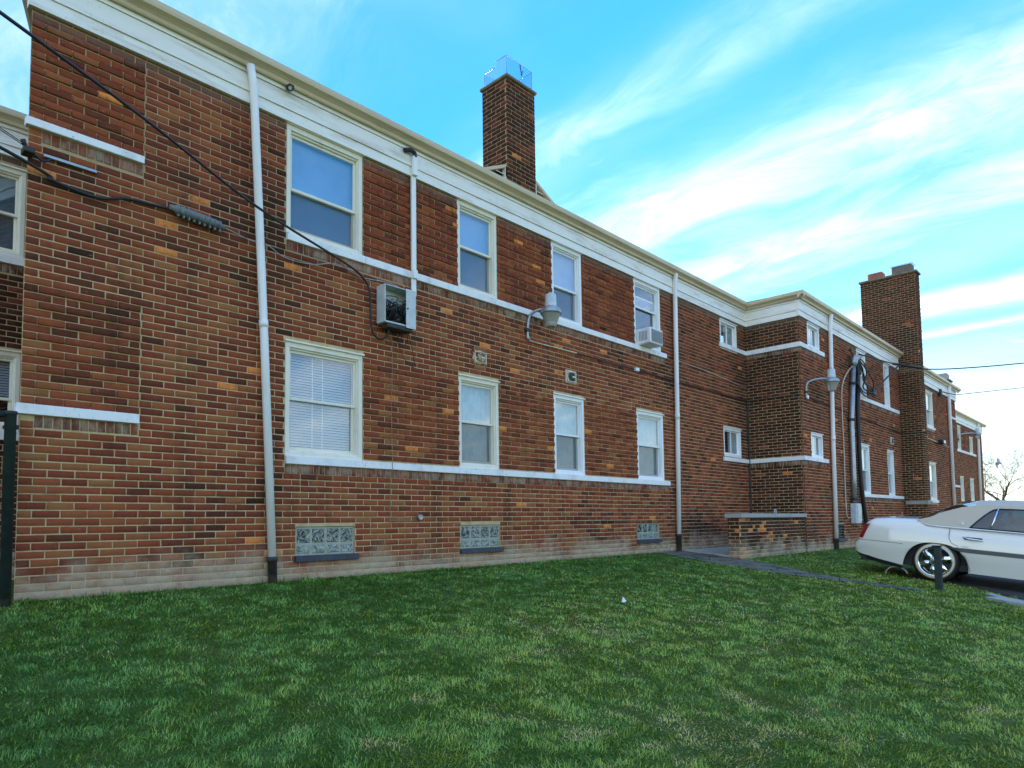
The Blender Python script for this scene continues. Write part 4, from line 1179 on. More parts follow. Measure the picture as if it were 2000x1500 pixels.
part(MB().tube([(18.95, F2 - .016, 3.2), (22.95, F2 - .016, 3.1)], .012, 8), 'tube', M_BOOT, cd)
part(MB().tube([(22.972, F2 - .05, 3.1), (22.972, -1.86, 3.1), (23.44, -1.86, 3.1)], .014, 8), 'tube', M_BOOT, cd)
cp = MB().tube(smooth_path([(15.09, -.02, 3.28), (15.085, -.025, 2.2), (15.07, -.03, 1.9), (15.08, -.022, 1.7), (15.08, -.02, .1)], 5), .02, 8).build('corner_pipe', M_BOOT)
tag(cp, 'dark pipe running down the inside corner behind the low brick wall', 'pipe')
cr = MB().tube([(11.95, -.012, 3.74), (12.9, -.012, 3.72), (14.2, -.012, 3.66), (15.08, -.012, 3.60)], .007, 6).build('thin_wire', M_CREAMMET)
tag(cr, 'thin pale wire crossing the brickwork below the small upper window', 'wire')

# flood light on the third wing
fl = thing('flood_light', 'small black flood light on the wing beyond the tall chimney', 'lamp', (27.6, F2, 3.2))
part(MB().bbox(27.45, 27.8, F2 - .22, F2 - .08, 3.12, 3.28, .03), 'head', M_BLACK, fl)
part(MB().bbox(27.5, 27.75, F2 - .235, F2 - .2205, 3.14, 3.24, .004), 'lens', M_WHITE, fl)
part(MB().tube([(27.62, F2 - .08, 3.2), (27.62, F2, 3.2)], .03, 8), 'bracket', M_BLACK, fl)
part(MB().tube([(25.0, F2 - .02, 3.25), (29.4, F2 - .02, 3.15)], .018, 6), 'conduit', M_CREAMMET, fl)

# ------------------------------------------------------------------ window air conditioner
ac = thing('air_conditioner', 'white window air conditioner in the last upper window of the main wall', 'air conditioner', (10.95, 0, 3.83))
AX0, AX1, AZ0, AZ1 = 10.60, 11.03, 3.80, 4.09
part(MB().bbox(AX0, AX1, -.27, .11, AZ0, AZ1, .015), 'casing', M_WHITE, ac)
part(MB().bbox(AX0 + .03, AX1 - .03, -.276, -.2705, AZ0 + .03, AZ1 - .03, .002), 'grille', M_GRILLE, ac)
mb = MB()
for i in range(9):
    z = AZ0 + .05 + i * .022
    mb.box(AX0 + .04, AX1 - .04, -.284, -.2765, z, z + .007)
part(mb, 'fins', M_GRILLE, ac)
mb = MB()
for i in range(6):
    mb.box(AX0 - .004, AX0 - .0005, -.2 + i * .03, -.185 + i * .03, AZ0 + .06, AZ1 - .06)
part(mb, 'side_louvre', M_GRILLE, ac)
for a, b in ((AX1 + .002, 11.305),):
    mb = MB(); n = 6
    for i in range(n):
        x = a + (b - a) * i / n
        mb.add([(x, .09, AZ0), (x + (b - a) / n / 2, .075, AZ0), (x + (b - a) / n / 2, .075, AZ1), (x, .09, AZ1)], [(0, 1, 2, 3)])
        mb.add([(x + (b - a) / n / 2, .075, AZ0), (x + (b - a) / n, .09, AZ0), (x + (b - a) / n, .09, AZ1), (x + (b - a) / n / 2, .075, AZ1)], [(0, 1, 2, 3)])
    part(mb, 'side_panel', M_WHITE, ac)

# ------------------------------------------------------------------ electric mast, meter and wires
ms = thing('electric_mast', 'grey service mast with weatherhead and meter box against the middle wing', 'mast', (18.15, F2, .45))
YM = F2 - .075
part(MB().tube([(18.12, YM, .98), (18.14, YM, 1.6), (18.16, YM, 3.0), (18.50, YM, 4.45)], .06, 12), 'conduit', M_GALV, ms)
wh = part(MB().tube([(18.50, YM, 4.42), (18.53, YM, 4.56), (18.56, YM - .03, 4.66), (18.62, YM - .12, 4.68)], [.075, .10, .10, .055], 12), 'weatherhead', M_GALV, ms)
for z, x in ((3.0, 18.16), (3.95, 18.38), (1.02, 18.12)):
    part(MB().tube([(x, YM, z), (x + .003, YM, z + .06)], .082, 12), 'clamp', M_BOOT, ms)
for z in (4.45, 4.72):
    part(MB().tube([(18.5, YM, z), (18.0, YM - .1, z + .02), (17.95, YM - .1, z + .02)], [.018, .018, .04], 8), 'insulator', M_BOOT, ms)
mb_ = part(MB().bbox(17.98, 18.36, F2 - .16, F2 - .004, .45, .95, .02), 'meter_box', M_GREYP, ms)
part(MB().bbox(18.02, 18.32, F2 - .175, F2 - .1605, .5, .9, .008), 'meter_door', M_GREYP, ms, sub=mb_)
part(MB().tube(smooth_path([(18.90, YM, 4.70), (18.80, YM, 3.9), (18.70, YM, 3.2), (18.68, YM, 2.2), (18.72, YM, 1.45), (18.85, YM, .9), (19.0, YM, .4), (19.02, YM, -.1)], 6), .052, 10), 'black_riser', M_BLACK, ms)
part(MB().tube(smooth_path([(18.85, F2 - .12, 4.62), (18.20, F2 - .06, 4.30), (17.70, F2 - .04, 3.83), (17.64, F2 - .03, 3.15), (17.65, F2 - .03, 2.25), (17.62, F2 - .03, 1.35), (17.66, F2 - .03, .66), (17.97, F2 - .03, .6)], 6), .014, 8), 'white_cable', mat('old_cable', (0.55, 0.5, 0.42), 0.6), ms)
mb = MB()
YL = F2 - .14
for pts in ([(18.62, 4.68), (18.95, 4.6), (19.38, 4.47), (19.72, 4.18), (19.80, 3.95)], [(18.62, 4.66), (18.72, 4.3), (18.5, 4.08), (18.65, 3.86), (19.2, 3.83), (19.8, 3.92)], [(18.6, 4.68), (18.85, 4.4), (19.05, 4.15), (19.35, 3.95), (19.8, 3.93)], [(18.6, 4.6), (18.48, 4.25), (18.55, 3.95), (18.9, 3.72), (19.5, 3.80), (19.8, 3.9)], [(18.7, 4.6), (18.98, 4.2), (19.0, 3.95), (19.4, 3.85)], [(18.65, 4.65), (19.15, 4.42), (19.2, 4.1), (19.55, 4.02), (19.8, 3.95)]):
    mb.tube(smooth_path([(a, YL - .05 * (i % 2), b) for i, (a, b) in enumerate(pts)], 6), .017, 6)
mb.tube(smooth_path([(19.85, YL, 3.93), (20.28, YL - .03, 4.15), (21.5, YL - .05, 4.70), (22.3, YL - .06, 5.06), (22.5, YL - .06, 5.2)], 6), .021, 6)
mb.bbox(19.72, 19.95, YL - .06, YL + .04, 3.84, 4.0, .02)
part(mb, 'wire_loops', M_BLACK, ms)
sw = MB().tube(smooth_path([(18.6, F2 - .2, 4.74), (20.9, -1.9, 4.72), (22.0, -2.55, 4.70), (24.0, -3.9, 4.93), (26, -4.6, 5.3), (32, -7.0, 6.6)], 8), .016, 6).tube([(20.4, -1.75, 4.73), (21.4, -2.2, 4.71)], .032, 8).build('service_wire', M_BLACK)
tag(sw, 'black service wire leading from the mast out to the right of the sky', 'wire')
sw2 = thing('span_wire', 'thin dark wire leaving the far eave towards the right above the car', 'wire', (28.6, F2 - .05, 5.0))
part(MB().tube([(28.2, F2 - .08, 5.05), (29.4, F2 - .3, 5.06), (40, -2.43, 6.64), (52, -3.4, 8.4)], .016, 5), 'wire', M_BLACK, sw2)
part(MB().bbox(28.1, 28.3, F2 - .1, F2 - .035, 4.88, 5.15, .02), 'hook', M_BOOT, sw2)

# eave flood on the gutter near the first downspout
eb = thing('eave_sensor', 'small dark fixture clipped under the gutter right of the first downspout', 'fixture', (3.62, -.1, 5.33))
part(MB().bbox(3.60, 3.67, -.14, -.06, 5.35, 5.40, .012), 'body', M_BOOT, eb)
part(MB().tube([(3.62, -.12, 5.355), (3.61, -.145, 5.335)], [.014, .02], 8), 'sensor', M_GREYP, eb)

# ------------------------------------------------------------------ posts and litter
fp = thing('fence_post', 'tall dark green metal post at the left building corner', 'post', (1.22, -.12, 0))
part(MB().tube([(1.215, -.14, -.2), (1.215, -.14, 1.50), (1.215, -.14, 1.505), (1.215, -.14, 1.53)], [.040, .040, .046, .046], 12), 'post', M_GREEN, fp)
part(MB().tube([(1.215, -.14, 1.50), (-.3, -.14, 1.55), (-2.5, -.14, 1.62)], .026, 8), 'rail', M_GREEN, fp)
part(MB().bbox(1.19, 1.285, -.09, .012, 1.40, 1.43, .004), 'bracket', M_BOOT, fp)
wp = MB().tube([(-2.4, .35, .34), (1.30, .35, .36), (1.36, .35, .36)], .035, 10).build('drain_pipe', M_PIPE)
tag(wp, 'white plastic pipe lying low behind the dark green post', 'pipe')
bo = thing('bollard', 'short dark square post on the grass before the rear wheel of the car', 'bollard', (11.55, -4.39, -.47))
part(MB().bbox(11.51, 11.60, -4.435, -4.345, -.75, .155, .008), 'post', M_GREEN, bo)
part(MB().bbox(11.495, 11.615, -4.45, -4.33, .156, .172, .006), 'cap', M_GREEN, bo)
# wheel-stop scrap and broken slabs
arc = [(12.78 + .02 * math.cos(a), -3.36 - .17 + .17 * math.cos(a), ground_z(0, -3.5) + .01 + .13 * math.sin(a)) for a in [0.05 + i * 2.9 / 12 for i in range(13)]]
mb = MB()
for k in range(len(arc) - 1):
    (a, b, c_), (e, f_, g_) = arc[k], arc[k + 1]
    mb.add([(a - .05, b, c_), (e - .05, f_, g_), (e + .05, f_, g_), (a + .05, b, c_), (a - .05, b, c_ + .015), (e - .05, f_, g_ + .015), (e + .05, f_, g_ + .015), (a + .05, b, c_ + .015)], [(0, 1, 2, 3), (7, 6, 5, 4), (0, 4, 5, 1), (2, 6, 7, 3)])
ho = mb.build('plastic_hoop', M_PIPE)
tag(ho, 'curved white plastic scrap on the grass behind the rear wheel', 'scrap')
def slabp(poly, h, label):
    o = MB().prism(poly, -.05, h, lambda a, b, d_: (a, b, ground_z(a, b) + d_)).build('kerb_slab', M_CONC)
    tag(o, label, 'slab', 'broken concrete slabs at the edge of the parking lot')
slabp([(11.83, -4.97), (11.66, -4.93), (11.42, -5.12), (11.55, -5.2)], .03, 'small broken concrete slab nearer the bollard at the lot edge')
slabp([(11.50, -5.17), (11.22, -5.0), (11.05, -5.25), (10.95, -5.6), (10.85, -6.3), (11.2, -6.35)], .035, 'long pale concrete slab at the lower right edge of the lawn')
lt = MB()
for k in range(5):
    a = k * 1.2
    lt.add([(6.05 + .012 * math.cos(a), -2.65 + .02 * math.sin(a), -.262), (6.075 + .02 * math.cos(a + 1), -2.655 + .02 * math.sin(a + 1), -.245), (6.06, -2.64, -.225 + .006 * k)], [(0, 1, 2)])
lt = lt.build('litter_scrap', M_WHITE)
tag(lt, 'tiny crumpled white paper scrap lying on the lawn', 'litter')

# ------------------------------------------------------------------ bare tree beyond the far end
def bare_tree(name, label, base, h, seed, group=None):
    t = thing(name, label, 'tree', base, group)
    rr = random.Random(seed)
    tr, br = MB(), MB()
    def grow(p, d_, L, r_, lev):
        n = 4
        pts, rs = [p], [r_]
        q, dd = p.copy(), d_.copy()
        for i in range(n):
            dd = (dd + Vector((rr.uniform(-1, 1), rr.uniform(-1, 1), rr.uniform(-.6, .8))) * .20).normalized()
            q = q + dd * L / n
            pts.append(q.copy()); rs.append(r_ * (1 - .38 * (i + 1) / n))
        (tr if lev == 0 else br).tube(pts, rs, 8 if lev < 2 else (5 if lev < 3 else 3), cap=False)
        if lev >= 6: return
        kids = 4 if lev < 2 else 3
        for k in range(kids):
            i = rr.choice([1, 2, 3, 4]) if k else 4
            ax = Vector((rr.uniform(-1, 1), rr.uniform(-1, 1), rr.uniform(-.25, .5)))
            nd = (dd * rr.uniform(.55, 1.0) + ax.normalized() * rr.uniform(.6, 1.15)).normalized()
            grow(pts[i], nd, L * rr.uniform(.62, .86), max(.006, rs[i] * rr.uniform(.5, .72)), lev + 1)
    grow(Vector(base), Vector((-.1, .5, 1)), h * .36, h * .024, 0)
    part(tr, 'trunk', M_BARK, t)
    part(br, 'branches', M_BARK, t)
bare_tree('bare_tree', 'leafless spreading tree beyond the far end of the building, behind the car roof', (58, .5, -.2), 5.8, 4)

# ------------------------------------------------------------------ the parked car.  local x: from tail to nose, y: to its left, z: up
CARX, CARY = 12.55 + .93, -2.88
car = empty('parked_car', (CARX, CARY, ground_z(0, CARY)), (0, 0, 0))
tag(car, 'white luxury sedan with cream vinyl roof and chrome wheels parked tail towards the building', 'car')
car.rotation_mode = 'XYZ'
tilt = math.atan(SLOPE)
# local x -> world -Y (downhill), local y -> world +X, so the side facing the camera is local -y
fx = Vector((0, -math.cos(tilt), -math.sin(tilt))); fz = Vector((0, -math.sin(tilt), math.cos(tilt))); fy = fz.cross(fx)
car.matrix_world = Matrix(((fx.x, fy.x, fz.x, CARX), (fx.y, fy.y, fz.y, CARY), (fx.z, fy.z, fz.z, ground_z(0, CARY)), (0, 0, 0, 1)))
def cpart(mb, name, material, sub=None, **kw):
    return mb.build(name, material, sub if sub is not None else car, **kw)
def lerp(x, xs, ys): return float(np.interp(x, xs, ys))
AR, AF, AH, AZ = 1.23, 4.17, .455, .30          # axle positions, arch half width, axle height
def halfw(x): return lerp(x, [0, .03, .08, .16, .28, .5, 1.0, 4.2, 4.7, 4.98, 5.12, 5.2, 5.26], [.80, .845, .875, .895, .91, .926, .93, .93, .90, .84, .74, .64, .5])
def ztop(x): return lerp(x, [0, .03, .055, .09, .14, .20, .28, .5, .95, 1.6, 3.4, 4.2, 4.7, 5.05, 5.18, 5.26], [.52, .545, .57, .70, .83, .90, .94, .965, .985, .93, .93, .955, .90, .80, .68, .5])
def zbot(x):
    z = lerp(x, [0, .1, .4, .8, 1.7, 3.7, 4.6, 5.26], [.36, .32, .26, .20, .185, .18, .2, .30])
    for c_ in (AR, AF):
        u_ = abs(x - c_) / AH
        if u_ < 1:
            z = max(z, .20 + .415 * (1 - u_ ** 2.6) ** .5)
    return z
xs = sorted(set([0, .02, .045, .055, .07, .105, .03, .06, .09, .12, .15, .19, .23, .27, .32, .4, .5, .62, 5.26, 5.22, 5.16, 5.08, 5.0, 4.9, 4.8, 4.7] + [AR + AH * math.sin(a) for a in np.linspace(-math.pi / 2, math.pi / 2, 21)] + [AF + AH * math.sin(a) for a in np.linspace(-math.pi / 2, math.pi / 2, 17)] + list(np.linspace(1.8, 3.6, 8))))
def ring_pts(x):
    wv, zt, zb = halfw(x), ztop(x), zbot(x)
    bulge = [(0.0, -.035), (.25, -.012), (.34, 0.0), (.40, .0), (.52, .0), (.70, -.004), (.82, -.022), (.90, -.05), (.96, -.10), (.985, -.19), (1.0, -.34), (1.012, -.60)]
    z0 = lerp(x, [0, .4, 5, 5.26], [.36, .2, .2, .30])
    res = []
    for t, b in bulge:
        z = z0 + (zt - z0) * t
        zz_ = max(z, zb + .012 * t)
        res.append((max(.05, wv + b * (1 if t > .6 else 1)), min(zz_, max(zt + .012, zb + .01))))
    res.append((0.0, zt + .022))
    return res
mb = MB()
prev = None
N = None
vs = []
for x in xs:
    rp = ring_pts(x)
    N = len(rp) * 2 - 1
    vs += [(x, -y, z) for y, z in rp] + [(x, y, z) for y, z in reversed(rp[:-1])]
fs = [(i * N + k, i * N + k + 1, (i + 1) * N + k + 1, (i + 1) * N + k) for i in range(len(xs) - 1) for k in range(N - 1)]
fs += [tuple(range(N)), tuple(range((len(xs) - 1) * N, len(xs) * N))]
mb.add(vs, fs, True)
body = cpart(mb, 'body', M_PAINTW)
# black lower valance, inner arches, floor
mb = MB()
mb.box(.12, 5.1, -.84, .84, .21, .30)
for c_ in (AR, AF):
    mb.box(c_ - AH - .05, c_ + AH + .05, -.80, .80, .24, .66)
floor = cpart(mb, 'underbody', M_BLACK)
mb = MB()
mb.add([(.02, -.745, .36), (.1, -.83, .325), (.4, -.925, .262), (.775, -.935, .20), (.775, -.92, .15), (.4, -.90, .20), (.1, -.80, .27), (.02, -.72, .31)], [(0, 1, 6, 7), (1, 2, 5, 6), (2, 3, 4, 5)])
mb.add([(.02, .745, .36), (.1, .83, .325), (.4, .925, .262), (.775, .935, .20), (.775, .92, .15), (.4, .90, .20), (.1, .80, .27), (.02, .72, .31)], [(0, 1, 6, 7), (1, 2, 5, 6), (2, 3, 4, 5)])
mb.add([(.02, -.74, .36), (.02, .74, .36), (.02, .72, .30), (.02, -.72, .30)], [(0, 1, 2, 3)])
cpart(mb, 'lower_valance', M_BLACK, body)
# greenhouse: planar tumblehome sides
def gy(h): return .895 - (h - .88) * .62
RW, RT = [(.93, .965), (1.10, 1.075), (1.30, 1.185), (1.50, 1.265), (1.68, 1.305), (1.95, 1.33), (2.4, 1.345), (2.9, 1.335), (3.25, 1.30), (3.42, 1.255), (3.75, 1.13), (4.12, .965)], None
outer = [(1.02, .905), (.93, .965)] + RW[1:-1] + [(4.10, .955), (4.0, .90), (1.06, .885)]
WIN = [(1.66, .905), (1.73, 1.0), (1.80, 1.085), (1.87, 1.16), (1.92, 1.20), (1.99, 1.222), (2.5, 1.240), (2.95, 1.232), (3.2, 1.21), (3.33, 1.17), (3.6, 1.05), (3.82, .95), (3.84, .90)]
def dens(poly):
    r_ = []
    for (a, b), (c_, e) in zip(poly, poly[1:] + poly[:1]):
        n = max(1, int(math.hypot(c_ - a, e - b) / .25))
        r_ += [(a + (c_ - a) * i / n, b + (e - b) * i / n) for i in range(n)]
    return r_
def side_z(h): return min(h, 1.285) if h > 1.285 else h
mb = MB()
for s in (-1, 1):
    o_ = [(a, min(b, b)) for a, b in outer]
    o_ = [(a, b - .055 if i in range(2, 2 + len(RW) - 2) else b) for i, (a, b) in enumerate(o_)]
    P_ = [[Vector((a, b, 0)) for a, b in dens(o_)], [Vector((a, b, 0)) for a, b in dens(WIN)]]
    tri = tessellate_polygon(P_)
    flat = [p for l in P_ for p in l]
    mb.add([(p.x, s * gy(p.y), p.y) for p in flat], [tuple(t) if s < 0 else tuple(reversed(t)) for t in tri])
# roof skin from edge to edge, rear glass and windscreen are cut out of it
top = [(a, b) for a, b in RW]
def roof_strip(pts, skin):
    vs = []
    n = 8
    for a, b in pts:
        e = b - .055
        ye = gy(e)
        for k in range(n + 1):
            u_ = -1 + 2 * k / n
            vs.append((a - .03 * (1 - u_ * u_), ye * u_, e + (.055 + .035) * (1 - abs(u_) ** 2.6)))
    m_ = n + 1
    skin.add(vs, [(i * m_ + k, i * m_ + k + 1, (i + 1) * m_ + k + 1, (i + 1) * m_ + k) for i in range(len(pts) - 1) for k in range(n)], True)
roof_strip(top[4:9] + [(3.30, 1.288)], mb)
vroof = cpart(mb, 'vinyl_roof', M_VROOF)
rg, wg = MB(), MB()
roof_strip([(.93, .995)] + top[1:5], rg); cpart(rg, 'rear_window', M_CARGLASS)
roof_strip([(3.30, 1.288)] + top[9:], wg); cpart(wg, 'windscreen', M_CARGLASS)
# side glass
def gl(poly, name, s, inset=.006, material=None, sub=None):
    P_ = [[Vector((a, b, 0)) for a, b in poly]]
    tri = tessellate_polygon(P_)
    m_ = MB(); m_.add([(a, s * (gy(b) - inset), b) for a, b in poly], [tuple(t) for t in tri])
    return cpart(m_, name, material or M_CARGLASS, sub)
for s in (-1, 1):
    gl([(1.66, .905), (1.73, 1.0), (1.80, 1.085), (1.87, 1.16), (1.92, 1.20), (1.985, 1.22), (1.92, .905)], 'quarter_glass', s)
    gl([(1.92, .905), (1.985, 1.222), (2.5, 1.24), (2.72, 1.238), (2.72, .90)], 'side_window', s)
    gl([(2.72, .90), (2.72, 1.238), (2.95, 1.232), (3.2, 1.21), (3.33, 1.17), (3.6, 1.05), (3.82, .95), (3.84, .90)], 'side_window', s)
    m_ = MB()
    m_.tube([(1.925, s * (gy(.91) + .004), .91), (1.985, s * (gy(1.222) + .004), 1.222)], .014, 6)
    cpart(m_, 'window_divider', M_CHROME)
    m_ = MB().tube([(a, s * (gy(b) + .001), b) for a, b in WIN + [WIN[0]]], .009, 6)
    cpart(m_, 'window_seal', M_BLACK)
    m_ = MB().bbox(2.68, 2.77, min(s * .84, s * .70), max(s * .84, s * .70), .90, 1.235, .01)
    # pillar between the doors follows the slope of the side
    m_ = MB(); m_.add([(2.68, s * (gy(.90) - .002), .90), (2.76, s * (gy(.90) - .002), .90), (2.76, s * (gy(1.24) - .002), 1.24), (2.68, s * (gy(1.24) - .002), 1.24)], [(0, 1, 2, 3)])
    cpart(m_, 'door_pillar', M_BLACK)
    # chrome line between vinyl and paint
    m_ = MB().tube([(.90, s * .72, .985), (.93, s * .80, .965), (1.0, s * .868, .915), (1.08, s * .90, .888), (1.3, s * .903, .884), (1.66, s * .905, .886), (2.8, s * .905, .886), (3.95, s * .905, .893)], .009, 6)
    cpart(m_, 'belt_trim', M_CHROME)
    # moulding, handles, shut lines
    m_ = MB()
    m_.prism([(.932, .515), (.944, .52), (.944, .572), (.932, .578)], 1.56, 3.70, lambda p, q, d_: (d_, s * p, q))
    m_.prism([(.932, .535), (.944, .538), (.944, .585), (.932, .588)], 4.66, 4.95, lambda p, q, d_: (d_, s * (p - .045), q))
    m_.add([(1.40, s * .932, .575), (1.559, s * .933, .516), (1.559, s * .943, .52), (1.559, s * .943, .572), (1.559, s * .932, .578), (1.42, s * .935, .578)], [(0, 1, 2, 3, 5), (3, 4, 5)])
    cpart(m_, 'side_moulding', M_TRIM)
    for hx in (1.60, 2.75):
        hd = MB().bbox(hx, hx + .24, min(s * .93, s * .944), max(s * .93, s * .944), .716, .758, .006)
        ho_ = cpart(hd, 'door_handle', M_BLACK)
        cpart(MB().tube(smooth_path([(hx - .01, s * .93, .75), (hx + .05, s * .957, .735), (hx + .17, s * .957, .728), (hx + .25, s * .93, .722)], 5), .014, 8), 'grip', M_CHROME, ho_)
    for pts in ([(1.405, .875), (1.40, .76), (1.405, .70), (1.44, .64), (1.53, .60)], [(2.71, .88), (2.71, .6), (2.71, .2)], [(3.78, .89), (3.80, .6), (3.80, .2)], [(1.705, .22), (1.69, .30), (1.62, .47)]):
        m_ = MB().tube([(a, s * (halfw(a) + .0005 - lerp(b, [.2, .45, .75, .88], [.02, 0.0, .003, .022])), b) for a, b in pts], .0045, 5)
        cpart(m_, 'shut_line', M_TRIM)
    m_ = MB().tube([(x_, s * (halfw(x_) + .0015), .555) for x_ in (.03, .08, .16, .3, .5, .76)], .004, 5)
    cpart(m_, 'bumper_seam', M_TRIM)
    # tail lamp
    m_ = MB()
    q = [(.085, .59), (.15, .58), (.245, .835), (.175, .82)]
    pr = lambda a, b, d_: (a - .004, s * (halfw(a) - .012 - lerp(b, [.56, .75, .84], [0, .004, .012]) + d_), b)
    m_.prism(q, -.08, .020, pr)
    m_.box(.055, .10, min(s * .60, s * .78), max(s * .60, s * .78), .56, .60)
    m_.add([(.10, s * .58, .57), (.10, s * .80, .57), (.20, s * .80, .83), (.20, s * .58, .83)], [(0, 1, 2, 3)])
    cpart(m_, 'tail_lamp', M_RED)
    # door mirror
    m_ = MB().bbox(3.62, 3.78, min(s * .93, s * 1.10), max(s * .93, s * 1.10), .92, 1.05, .03)
    cpart(m_, 'door_mirror', M_PAINTW)
    m_ = MB().bbox(5.10, 5.19, min(s * .46, s * .72), max(s * .46, s * .72), .60, .74, .02)
    cpart(m_, 'headlamp', M_CARGLASS)
    # wreath-like badge on the rear pillar: an open oval
    m_ = MB().tube([(1.56 + .045 * math.cos(a), s * (gy(.965 + .028 * math.sin(a)) + .004), .965 + .028 * math.sin(a)) for a in np.linspace(.5, 2 * math.pi - .1, 20)], .004, 5)
    m_.bbox(1.545, 1.575, min(s * gy(.96), s * (gy(.96) + .008)), max(s * gy(.96), s * (gy(.96) + .008)), .95, .975, .003)
    cpart(m_, 'badge', M_CHROME)
cpart(MB().box(5.2, 5.245, -.45, .45, .45, .66), 'radiator_grille', M_CHROME)
cpart(MB().bbox(.05, .085, -.25, .25, .62, .72, .01), 'number_plate', M_WHITE)
cpart(MB().bbox(.86, .95, -.60, .60, .985, 1.0, .004), 'rear_cowl', M_TRIM)
ant = cpart(MB().bbox(1.38, 1.46, .34, .40, 1.25, 1.33, .02), 'roof_aerial', M_BLACK)
# seats
for sx in (1.75, 2.75):
    m_ = MB()
    for y0_, y1_ in ((-.66, -.08), (.08, .66)):
        m_.bbox(sx, sx + .16, y0_, y1_, .45, 1.02, .05)
        m_.bbox(sx + .02, sx + .12, y0_ + .16, y1_ - .16, 1.025, 1.17, .04)
        m_.bbox(sx + .1, sx + .6, y0_, y1_, .4, .55, .05)
    cpart(m_, 'seat_row', M_SEAT)
cpart(MB().box(1.2, 4.0, -.8, .8, .34, .40), 'cabin_floor', M_BLACK)
cpart(MB().box(1.0, 1.75, -.7, .7, .80, .90), 'parcel_shelf', M_SEAT)
cpart(MB().bbox(3.5, 4.0, -.75, .75, .6, .90, .05), 'dashboard', M_BLACK)
# wheels
def wheel(x, s):
    Mx = Matrix.Translation((x, s * .80, AZ + .03)) @ Matrix.Rotation(R(-90) * s, 4, 'X')
    tw = MB().lathe([(.235, -.10), (.30, -.10), (.325, -.075), (.333, -.03), (.333, .05), (.327, .085), (.305, .112), (.281, .118), (.255, .118)], 40, Mx)
    wh_ = cpart(tw, 'wheel', M_TYRE)
    cpart(MB().lathe([(.283, .1175), (.283, .121), (.271, .122), (.271, .1175)], 40, Mx), 'gold_band', M_GOLD, wh_)
    cpart(MB().lathe([(.2705, .1175), (.2705, .123), (.242, .124), (.242, .1175)], 40, Mx), 'white_band', M_WHITEW, wh_)
    rim = MB().lathe([(.2415, .10), (.2415, .128), (.232, .13), (.222, .10), (.214, .055), (.21, -.05)], 40, Mx)
    rim.lathe([(.0, .03), (.21, .03)], 32, Mx)
    for k in range(6):
        a = k * math.pi / 3 + .35
        def rp(r_, da, h): return Mx @ Vector((r_ * math.cos(a + da), r_ * math.sin(a + da), h))
        rim.add([rp(.06, -.5, .09), rp(.06, .5, .09), rp(.15, .26, .112), rp(.218, .10, .10), rp(.218, -.10, .10), rp(.15, -.26, .112), rp(.13, 0, .128), rp(.06, -.5, .035), rp(.06, .5, .035), rp(.15, .26, .035), rp(.218, .10, .035), rp(.218, -.10, .035), rp(.15, -.26, .035)],
                [(0, 1, 6), (1, 2, 6), (2, 3, 6), (3, 4, 6), (4, 5, 6), (5, 0, 6), (1, 8, 9, 2), (2, 9, 10, 3), (4, 11, 12, 5), (5, 12, 7, 0)])
    cpart(rim, 'rim', M_CHROME, wh_)
    hc = MB().lathe([(.085, .10), (.082, .13), (.06, .145), (.05, .165), (.0, .17)], 24, Mx)
    cpart(hc, 'hub_cap', M_CHROME, wh_)
    cpart(MB().lathe([(.0, .031), (.205, .031), (.205, .034), (.0, .034)], 24, Mx), 'brake_shadow', M_BLACK, wh_)
for x in (AR, AF):
    for s in (-1, 1):
        wheel(x, s)

